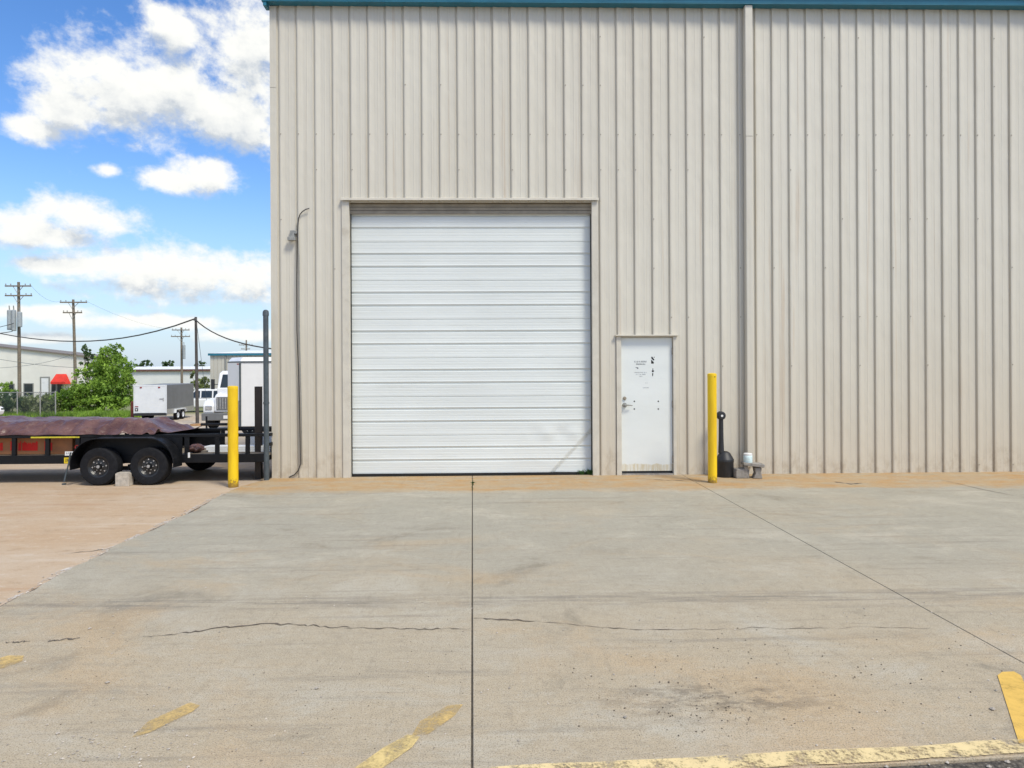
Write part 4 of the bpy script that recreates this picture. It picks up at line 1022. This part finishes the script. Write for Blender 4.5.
opening(bA, 24.5, 384, 33, 395.5, yA, 'pane', 'glass')
opening(bA, 4, 384.5, 14, 392, yA, 'pane', 'glass')
opening(bA, 41.5, 378, 48.8, 396, yA, 'door', 'truckwhite', t=.16)
opening(bA, 52, 384, 56, 394, yA, 'pane', 'glass')
opening(bA, 57.5, 384, 62.5, 394, yA, 'pane', 'glass')
a_, b_ = at(56.2, 374, yA - .02), at(66, 383.6, yA)
m = MB(); x0_, x1_ = a_.x, at(66.5, 374, yA).x; z1_, z0_ = a_.z, at(60, 383.8, yA).z; out = 1.1
m.add([(x0_, yA - .02, z1_), (x1_, yA - .02, z1_), (x1_ + .55, yA - out, z0_ + .25), (x0_, yA - out, z0_ + .25), (x1_ + .55, yA - out, z0_), (x0_, yA - out, z0_), (x0_, yA - .02, z0_), (x1_ + .55, yA - .02, z0_)], [(0, 1, 2, 3), (3, 2, 4, 5), (0, 3, 5, 6), (1, 7, 4, 2), (5, 4, 7, 6)])
m.build('awning', 'red', bA)
# long low white building
yB = 118; pb = ground_at(98, yB); bB = thing('long_building', 'long low white building with brown fascia beyond the parked trailers', 'building', pb)
xb0, xb1 = pb.x, ground_at(232, yB).x; ze = at(170, 371.2, yB).z; zr = at(170, 366.5, yB + 11).z
m = MB(); m.box(xb0, xb1, yB, yB + 22, pb.z - .6, ze); m.build('wall', 'offwhite', bB)
m = MB(); m.box(xb0 - .2, xb1 + .2, yB - .35, yB - .002, ze - .02, ze + .32); m.build('fascia', 'browntrim', bB)
m = MB(); m.prism([(yB - .36, ze + .33), (yB + 11, zr), (yB + 22.3, ze + .33)], xb0 - .2, xb1 + .2, 'x'); m.build('roof', 'roofwhite', bB)
# beige building with blue eave
yC = 56; xc0 = at(210.2, 360, yC).x; pcb = Vector((xc0, yC, zg(0, yC))); bC = thing('metal_shop', 'beige ribbed metal building with blue eave behind the white work truck', 'building', pcb)
zc = at(230, 355.3, yC).z; zc2 = at(230, 350.6, yC + 9).z
w = MB(); x = xc0; xs2 = []
while x < xc0 + 24:
    xs2 += [(x, 0), (x + .24, 0), (x + .26, .04), (x + .29, .04)]; x += .305
for (a0, b0), (a1, b1) in zip(xs2, xs2[1:]): w.add([(a0, yC + b0, pcb.z - .5), (a1, yC + b1, pcb.z - .5), (a1, yC + b1, zc), (a0, yC + b0, zc)], [(0, 1, 2, 3)])
w.box(xc0, xc0 + .05, yC + .05, yC + 18, pcb.z - .5, zc).box(xc0, xc0 + 24, yC + 17.9, yC + 18, pcb.z - .5, zc - .01)
w.build('wall', 'beige', bC, fix=False)
m = MB(); m.box(xc0 - .12, xc0 + 24, yC - .16, yC - .003, zc - .02, zc + .16); m.build('eave_trim', 'bluetrim', bC)
m = MB(); m.prism([(yC - .14, zc + .165), (yC + 9, zc2), (yC + 18.1, zc + .165)], xc0 - .1, xc0 + 24, 'x'); m.build('roof', 'roofwhite', bC)
m = MB(); q0 = at(226, 360, yC); m.box(q0.x - .05, q0.x + .05, yC - .1, yC - .004, pcb.z, zc - .03); m.build('downspout', 'greybox', bC)

# ------------------------------------------------------------------ utility poles and wires
def power_pole(px_top, py_top, Y, r, arms, label, lean=0, cans=(), mt='wood', brace=True):
    b_ = ground_at(px_top + lean, Y); top = at(px_top, py_top, Y)
    t = thing('utility_pole', label, 'utility pole', b_, group='utility poles along the back of the lot')
    m = MB(); m.tube([b_ + Vector((0, 0, -.3)), (b_ + top) / 2, top], [r * 1.2, r * 1.05, r * .85], 12); m.build('pole', mt, t, smooth='auto')
    for (pxa, pxb, py) in arms:
        A, B = at(pxa, py, Y - r - .06), at(pxb, py, Y - r - .06); m = MB(); z = (A.z + B.z) / 2
        A.z, B.z = A.z, B.z; d_ = (B - A)
        m.add([A + Vector((0, -.05, -.07)), B + Vector((0, -.05, -.07)), B + Vector((0, .05, -.07)), A + Vector((0, .05, -.07)), A + Vector((0, -.05, .07)), B + Vector((0, -.05, .07)), B + Vector((0, .05, .07)), A + Vector((0, .05, .07))],
              [(3, 2, 1, 0), (4, 5, 6, 7), (0, 1, 5, 4), (1, 2, 6, 5), (2, 3, 7, 6), (3, 0, 4, 7)]); am = m.build('crossarm', mt, t)
        xc = (A.x + B.x) / 2
        m = MB()
        for f_ in ((.30, .70) if brace else ()):
            Q = A + d_ * f_; m.tube([Q, Vector((top.x, Y - r - .02, z - .75))], .03, 6)
        if brace: m.build('brace', 'greybox', am)
        for f_ in (.03, .22, .78, .97):
            Q = A + d_ * f_; m = MB(); m.lathe([(.02, .07), (.025, .12), (.065, .13), (.045, .17), (.065, .19), (.04, .25), (.001, .26)], Q, n=8); m.build('insulator', 'greybox', am)
    for (pxc, py0, py1, wpx) in cans:
        A, B = at(pxc, py0, Y - r - .35), at(pxc, py1, Y - r - .35); rr_ = wpx / 2 * Y / F
        m = MB(); m.lathe([(.001, A.z - B.z + .03), (rr_ * .6, A.z - B.z + .02), (rr_, A.z - B.z - .05), (rr_, .05), (rr_ * .8, 0), (.001, 0)], (A.x, A.y, B.z), n=16); cn = m.build('transformer', 'galvlight', t, smooth='auto')
        m = MB(); m.tube([Vector((A.x, A.y, A.z)), Vector((A.x, A.y - .05, A.z + .45))], .05, 8); m.build('bushing', 'greybox', cn)
    return t, top
M['galvlight'] = mat('pale_grey_tank', (.34, .37, .39), .45, .1, 3)
Y1, Y2, Y3, Y4, YP = 72, 78, 105, 140, 40
power_pole(18.6, 282, Y1, .15, [(5, 31, 286), (5, 32, 295.6)], 'tall wooden utility pole with three grey transformers and two crossarms', 1, [(9.5, 310, 330, 4.2), (13.8, 310, 331, 4.2), (19.6, 312, 327, 4.4)])
power_pole(73.2, 299.5, Y2, .15, [(60, 87, 302.3), (63, 82, 312.6)], 'wooden utility pole with two braced crossarms rising behind the green bush', 2.8)
power_pole(181.4, 327.5, Y3, .16, [(172, 189.5, 330), (171, 190, 336.5)], 'wooden utility pole with one grey transformer above the pale enclosed trailer', .6, [(184, 345, 359, 2.6)])
power_pole(246.3, 340, Y4, .16, [(239, 252.5, 345), (241, 250, 349)], 'distant utility pole top above the beige building with blue eave', 0)
p0 = ground_at(197.3, YP); top = at(195.8, 317.0, YP)
t = thing('wooden_pole', 'plain dark wooden pole holding up a sagging black cable', 'pole', p0)
m = MB(); m.tube([p0 + Vector((0, 0, -.2)), (p0 + top) / 2, top], [.10, .085, .07], 12); m.build('shaft', 'poledark', t, smooth='auto')
m = MB(); m.box(top.x - .09, top.x + .09, YP - .11, YP - .085, top.z - .22, top.z - .1).cyl((top.x, YP - .16, top.z - .15), (top.x, YP - .09, top.z - .15), .05, n=10); m.build('bracket', 'greybox', t)
m = MB(); ya = .0
g1 = ground_at(209, YP + 1.5); m.tube([top + Vector((.04, 0, -.3)), g1], .012, 6); m.build('guy_wire', 'galv', t)
def span(nm, pts, r, label, n=9, mt='cable'):
    line = []
    for a_, b_, c_ in zip(pts[0::2], pts[1::2], pts[2::2]):
        seg = bez(a_, b_ * 2 - (a_ + c_) / 2, c_, n); line += seg if not line else seg[1:]
    m = MB(); m.tube(line, r, 6); return tag(m.build(nm, mt, smooth=True), label, 'cable')
tA = top + Vector((0, -.16, -.12))
span('overhead_cable', [at(-60, 318, 66), at(60, 341, 55), tA], .042, 'thick black overhead cable sagging from the left edge to the plain wooden pole', 16)
span('overhead_cable', [tA, at(234, 341, 38), at(300, 351, 36)], .036, 'black overhead cable dropping from the plain wooden pole behind the warehouse', 12)
span('service_wire', [at(12, 331, Y1 - .8), at(2, 333, Y1 - .8), at(-40, 338, Y1 - .8)], .035, 'short wire leading left from the grey transformers', 8)
span('service_wire', [at(14, 323, Y1 - .9), at(0, 327, Y1 - .9), at(-40, 336, Y1 - .9)], .03, 'upper short wire dipping left off the transformer pole', 8)
span('service_wire', [at(-40, 352, 70), at(28, 363.5, 72), at(78, 367.5, 77)], .022, 'thin wire crossing the cream building just above its door', 10, 'galv')
span('service_wire', [at(75.5, 353, 78), at(30, 365, 74), at(-40, 369, 70)], .018, 'faint wire slanting down leftward across the cream building', 10, 'galv')
for i, (pa_, pb_, lab) in enumerate((((31, 285.4), (60, 301.6), 'thin power line between the ends of the two top crossarms'), ((87, 301.6), (172, 329.2), 'thin power line running from the middle pole to the far transformer pole'))):
    ya_, yb_ = ((Y1, Y2), (Y2, Y3))[i]; A, B = at(*pa_, ya_), at(*pb_, yb_); Mid = (A + B) / 2 - Vector((0, 0, .55))
    span('power_line', [A, Mid, B], .009, lab, 10, 'galv')

# ------------------------------------------------------------------ plants
def leaves(mb, clumps, n, size, q, flat=.0):
    tot = sum(r.x * r.y * r.z for _, r in clumps) ** 1.0
    for c, r in clumps:
        k_ = max(8, int(n * (r.x * r.y * r.z) / tot))
        subs = []
        for _ in range(max(5, k_ // 55)):
            d = Vector((q.gauss(0, 1), q.gauss(0, 1), q.gauss(0, 1))).normalized() * (q.random() ** .30) * q.choice((.85, .95, 1.0, 1.15))
            subs.append((d, q.uniform(.13, .30), q.uniform(-.5, .9)))
        for _ in range(k_):
            sd0, sr, up_ = q.choice(subs); e0 = Vector((q.gauss(0, 1), q.gauss(0, 1), q.gauss(0, 1))) * sr * .62
            d = sd0 + e0 + Vector((0, 0, up_ * sr * q.random()))
            p = c + Vector((d.x * r.x, d.y * r.y, d.z * r.z))
            s_ = size * q.uniform(.6, 1.4)
            a_ = Vector((q.gauss(0, 1), q.gauss(0, 1), q.gauss(0, .6))).normalized(); b_ = a_.orthogonal().normalized()
            b_ = (Matrix.Rotation(q.uniform(0, 6.28), 3, a_) @ b_)
            w_ = a_.cross(b_) * s_ * .45; b_ = b_ * s_
            mb.add([p - b_ * .5, p + w_ * .6, p + b_ * .6, p - w_ * .6], [(0, 1, 2, 3)])
def plant(nm, label, cat, base, clumps, n, size, mt, seed, trunk_r=.08, group=None):
    q = random.Random(seed); t = thing(nm, label, cat, base, group=group)
    m = MB(); 
    top_c = max(clumps, key=lambda c: c[0].z)[0]
    m.tube([Vector((0, 0, -.1)), Vector((top_c.x * .3, top_c.y * .3, top_c.z * .45)), top_c * .92], [trunk_r, trunk_r * .75, trunk_r * .25], 8)
    for c, r in clumps:
        s0 = Vector((c.x * .25, c.y * .25, c.z * .35)); m.tube([s0, (s0 + c) / 2 + Vector((0, 0, .1)), c], [trunk_r * .55, trunk_r * .4, trunk_r * .15], 6)
        for _ in range(3):
            e_ = c + Vector((q.uniform(-1, 1) * r.x, q.uniform(-1, 1) * r.y, q.uniform(-.3, 1) * r.z)) * .9; m.tube([c, e_], [trunk_r * .15, trunk_r * .05], 5)
    m.build('trunk', 'bark', t, local=True, smooth=True)
    m = MB(); leaves(m, clumps, n, size, q); m.build('crown', mt, t, local=True, fix=False)
    return t
def clumps_px(items, Y, base, depth=.9):                 # (px, py, rx px, ry px) of the clumps on the plane y = Y
    out = []; s_ = Y / F; q = random.Random(len(items))
    for px, py, a_, b_ in items:
        c = at(px, py, Y + q.uniform(-.6, .6)); out.append((c - Vector(base), Vector((a_ * s_, max(a_, b_) * s_ * depth, b_ * s_))))
    return out
yT1 = 49.0; b_ = ground_at(103, yT1)
plant('bushy_tree', 'large bright green bushy tree left of the pale enclosed trailer', 'tree', b_, clumps_px([(111, 362, 12, 14), (120, 375, 13, 16), (100, 374, 14, 15), (108, 388, 17, 16), (124, 392, 10, 16), (92, 393, 15, 15), (104, 404, 20, 11), (84, 372, 8, 5), (118, 355, 7, 9), (106, 353, 6, 7), (128, 380, 7, 8)], yT1, b_), 15000, .17, 'leaf', 21, .12)
b_ = ground_at(87, 50.5)
plant('sapling', 'thin dark sapling top poking up behind the green bushy tree', 'tree', b_, clumps_px([(85, 350, 5, 5), (88, 355, 7, 4), (84, 347, 3, 3), (92, 358, 5, 4), (88, 366, 6, 6)], 50.5, b_), 700, .16, 'leafdark', 5, .05)
b_ = ground_at(70, 47.5)
plant('shrub', 'bright green shrub at the right end of the chain link fence', 'shrub', b_, clumps_px([(68, 396, 12, 10), (78, 391, 10, 10), (62, 405, 10, 9), (76, 405, 12, 9), (58, 399, 7, 8)], 47.5, b_), 5500, .15, 'leaf', 8, .05)
for i, (px, py, a_, hgt, mt, lab) in enumerate(((8, 402, 12, 12, 'leafdark', 'dark green scrubby shrub behind the fence near the left edge'), (28, 404, 12, 11, 'leafdry', 'olive scrubby shrub behind the fence between its posts'), (46, 404, 10, 11, 'leafdry', 'dry olive scrubby shrub behind the fence below the white door'))):
    b_ = ground_at(px, 47.0 + i * .2)
    plant('shrub', lab, 'shrub', b_, clumps_px([(px - 5, py + 2, a_ * .6, hgt * .75), (px + 5, py, a_ * .6, hgt * .8), (px, py - 3, a_ * .55, hgt * .7), (px + 8, py + 5, a_ * .5, hgt * .6)], 47.0 + i * .2, b_), 2600, .11, mt, 30 + i, .04)
b_ = ground_at(3, 52)
plant('shrub', 'small shrub with pale twigs at the foot of the transformer pole', 'shrub', b_, clumps_px([(4, 386, 6, 7), (10, 390, 7, 5), (-4, 388, 7, 7), (1, 394, 9, 6)], 52, b_), 1500, .13, 'leaf', 40, .04)
b_ = ground_at(199, 62)
plant('small_tree', 'thin leafy tree behind the plain dark pole and white car', 'tree', b_, clumps_px([(193, 378, 5, 6), (199, 383, 7, 6), (206, 381, 5, 6), (203, 389, 7, 5), (192, 388, 6, 6), (208, 388, 4, 5)], 62, b_), 1900, .16, 'leafdry', 50, .06)
for i, (px, py, a_, h_, lab) in enumerate(((143, 364.5, 9, 3.5, 'rounded distant tree crown above the white building near the bush'), (167, 364.2, 8, 4, 'rounded distant tree crown above the white building left of the transformer pole'), (200, 365, 6, 3, 'rounded distant tree crown above the white building by the dark pole'))):
    yy = 190; b_ = ground_at(px, yy)
    plant('distant_tree', lab, 'tree', b_, clumps_px([(px - a_ * .5, py + 1, a_ * .55, h_ * .8), (px + a_ * .4, py, a_ * .6, h_), (px, py - 1, a_ * .4, h_ * .8), (px, py + 5, a_ * .6, h_ * 1.4)], yy, b_, .7), 1500, .42, 'leafdark', 60 + i, .25, 'distant trees beyond the white building')
gm = MB(); q = random.Random(9)                      # rough grass verge
def blades(n, x0, x1, y0, y1, h):
    for _ in range(n):
        x, y = q.uniform(x0, x1), q.uniform(y0, y1); z = zg(x, y); hh = h * q.uniform(.4, 1.2); a_ = q.uniform(0, 6.28); dx, dy = .025 * math.cos(a_), .025 * math.sin(a_); lx, ly = q.gauss(0, .3) * hh, q.gauss(0, .3) * hh
        gm.add([(x - dx, y - dy, z), (x + dx, y + dy, z), (x + lx, y + ly, z + hh)], [(0, 1, 2)])
blades(7000, ground_at(62, 46).x, ground_at(133, 45).x, 45.0, 48.0, .42)
blades(4500, ground_at(-40, 46).x, ground_at(62, 46).x, 45.3, 47.5, .42)
structure(gm.build('grass', 'leaf', fix=False), 'stuff')
def weed(px, py, label, n, sz, spread, Y=None):
    p = G(px, py); t = thing('weed', label, 'weed', (p.x, p.y, -.01)); m = MB()
    for _ in range(n):
        a_ = q.uniform(0, 6.28); r_ = spread * q.random(); b_ = Vector((r_ * math.cos(a_), r_ * math.sin(a_) * .35, 0)); hh = sz * q.uniform(.4, 1.1)
        tip = b_ + Vector((q.gauss(0, .5) * hh, q.gauss(0, .3) * hh - .01, hh)); d_ = Vector((math.cos(a_ + 1), math.sin(a_ + 1), 0)) * .006
        mid = (b_ + tip) / 2 + Vector((0, 0, hh * .15)); m.add([b_ - d_ * .4, b_ + d_ * .4, mid + d_ * 1.5, tip, mid - d_ * 1.5], [(0, 1, 2, 3, 4)])
    m.build('leaves', 'leafweed', t, local=True, fix=False); return t
weed(590.5, 474.3, 'small green weed at the lower right corner of the roll up door', 90, .10, .13)
weed(582, 474.5, 'sparse low weed against the dented door corner', 24, .10, .09)
wj = weed(473, 483, 'tiny weeds sprouting in the joint just in front of the roll up door', 60, .03, .02)
for i in range(14):
    c_ = children(wj)[0].copy(); COL.objects.link(c_); c_.parent = wj; yy_ = .45 - .075 * i + rnd.uniform(-.03, .03); c_.location = (-.01 * yy_ + rnd.uniform(-.008, .008), yy_, 0); q_ = rnd.uniform(.3, .9); c_.scale = (q_, q_ * 1.6, q_ * .8)

# ------------------------------------------------------------------ sky and light
wd = bpy.data.worlds.new('World'); S.world = wd; wd.use_nodes = True
nt = wd.node_tree; k = N(nt); bg = nt.nodes['Background']
SUN = Vector((1.25, -1.4, 2.6)).normalized()
sky = k.node('ShaderNodeTexSky', sky_type='NISHITA'); sky.sun_disc = False
sky.sun_elevation = math.asin(SUN.z); sky.sun_rotation = math.atan2(SUN.x, SUN.y); sky.altitude = 100; sky.air_density = 1.0; sky.dust_density = .6; sky.ozone_density = 2.0
hs = k.node('ShaderNodeHueSaturation'); hs.inputs['Saturation'].default_value = 1.28; hs.inputs['Value'].default_value = 1.18; hs.inputs['Hue'].default_value = .508; k.put(hs.inputs['Color'], sky.outputs[0])
c = k.coord('Generated'); x, y, z = k.sep(c)
az = k.math('ARCTAN2', x, y); el = k.math('ARCSINE', z)
def azel(px, py):
    d = ray(px, py).normalized(); return math.atan2(d.x, d.y), math.asin(d.z)
HERO = [(125, 92, 84, 54), (70, 110, 52, 24), (180, 100, 66, 40), (246, 46, 50, 72), (215, 120, 60, 32), (30, 128, 36, 16), (250, 125, 36, 34), (170, 180, 40, 13), (205, 174, 40, 19), (160, 14, 28, 14), (172, 30, 30, 22), (40, 236, 70, 16), (85, 216, 66, 20), (25, 222, 50, 18), (108, 170, 14, 9),
        (110, 264, 80, 16), (170, 272, 110, 30), (245, 276, 70, 26), (60, 266, 50, 10), (40, 312, 70, 9), (150, 322, 110, 8), (240, 335, 50, 7), (40, 338, 60, 6)]
def density(dv):
    e_ = k.math('ADD', el, dv)
    cmb = k.node('ShaderNodeCombineXYZ'); k.put(cmb.inputs[0], az); k.put(cmb.inputs[1], k.math('MULTIPLY', e_, 1.25)); v = cmb.outputs[0]
    f1 = k.noise(v, 15, 11, .60, .12)
    f2 = k.noise(v, 52, 6, .62, .1)
    best = None
    for px, py, a_, b_ in HERO:
        A0, E0_ = azel(px, py); A1, _ = azel(px + a_, py); A2, _ = azel(px - a_, py); _, E1_ = azel(px, py - b_); _, E2_ = azel(px, py + b_)
        ra, re = abs(A1 - A2) / 2, abs(E1_ - E2_) / 2
        da = k.math('MULTIPLY', k.math('SUBTRACT', az, A0), 1 / ra); de = k.math('MULTIPLY', k.math('SUBTRACT', e_, E0_), 1 / re)
        r2_ = k.math('ADD', k.math('MULTIPLY', da, da), k.math('MULTIPLY', de, de))
        s_ = k.math('SUBTRACT', 1.0, k.math('SQRT', r2_))
        best = s_ if best is None else k.math('SMOOTH_MAX', best, s_, .25)
    # ordinary cumulus for the rest of the sky
    oth = k.math('MULTIPLY', k.math('SUBTRACT', k.noise(v, 3.2, 3, .5), .50), 5.0)
    right = k.ramp(k.math('ABSOLUTE', k.math('ADD', az, R(29))), R(20), R(30))
    up = k.math('MAXIMUM', right, k.ramp(el, R(27), R(34)))
    best = k.math('ADD', k.math('MULTIPLY', best, k.math('SUBTRACT', 1.0, up)), k.math('MULTIPLY', oth, up))
    best = k.math('MAXIMUM', best, -1.2)
    return k.math('ADD', k.math('MULTIPLY', best, .85), k.math('ADD', k.math('MULTIPLY', k.math('SUBTRACT', f1, .5), 1.9), k.math('MULTIPLY', k.math('SUBTRACT', f2, .5), .8)))
d0 = density(0.0); d1 = density(.028)
alpha = k.ramp(d0, -.22, .50)
alpha = k.math('MULTIPLY', alpha, k.ramp(el, R(-1), R(4), .65, 1))
lit = k.ramp(k.math('SUBTRACT', d1, d0), -.10, .55)
thick = k.ramp(d1, .10, 1.0)
CL = 1.0
cw = k.mix(k.math('MULTIPLY', k.math('ADD', k.math('MULTIPLY', lit, .55), k.math('MULTIPLY', thick, .60)), 1.0, clamp=True), (6.0, 6.0, 5.75), (3.55, 3.85, 4.2))
hz = k.mix(k.ramp(el, R(0), R(15), .72, 0), hs.outputs[0], (2.6, 3.5, 5.0))
k.put(bg.inputs[0], k.mix(alpha, hz, cw)); bg.inputs[1].default_value = .10
sd_ = bpy.data.lights.new('sun', 'SUN'); so = bpy.data.objects.new('sun', sd_); COL.objects.link(so)
sd_.energy = 1.9; sd_.angle = R(15); sd_.color = (1, .945, .80)
so.rotation_euler = (-SUN).to_track_quat('-Z', 'Y').to_euler(); so.location = (-20, -20, 40)
S.view_settings.view_transform = 'Standard'; S.view_settings.look = 'None'; S.view_settings.exposure = 0.78; S.view_settings.gamma = 1; S.view_settings.use_curve_mapping = False
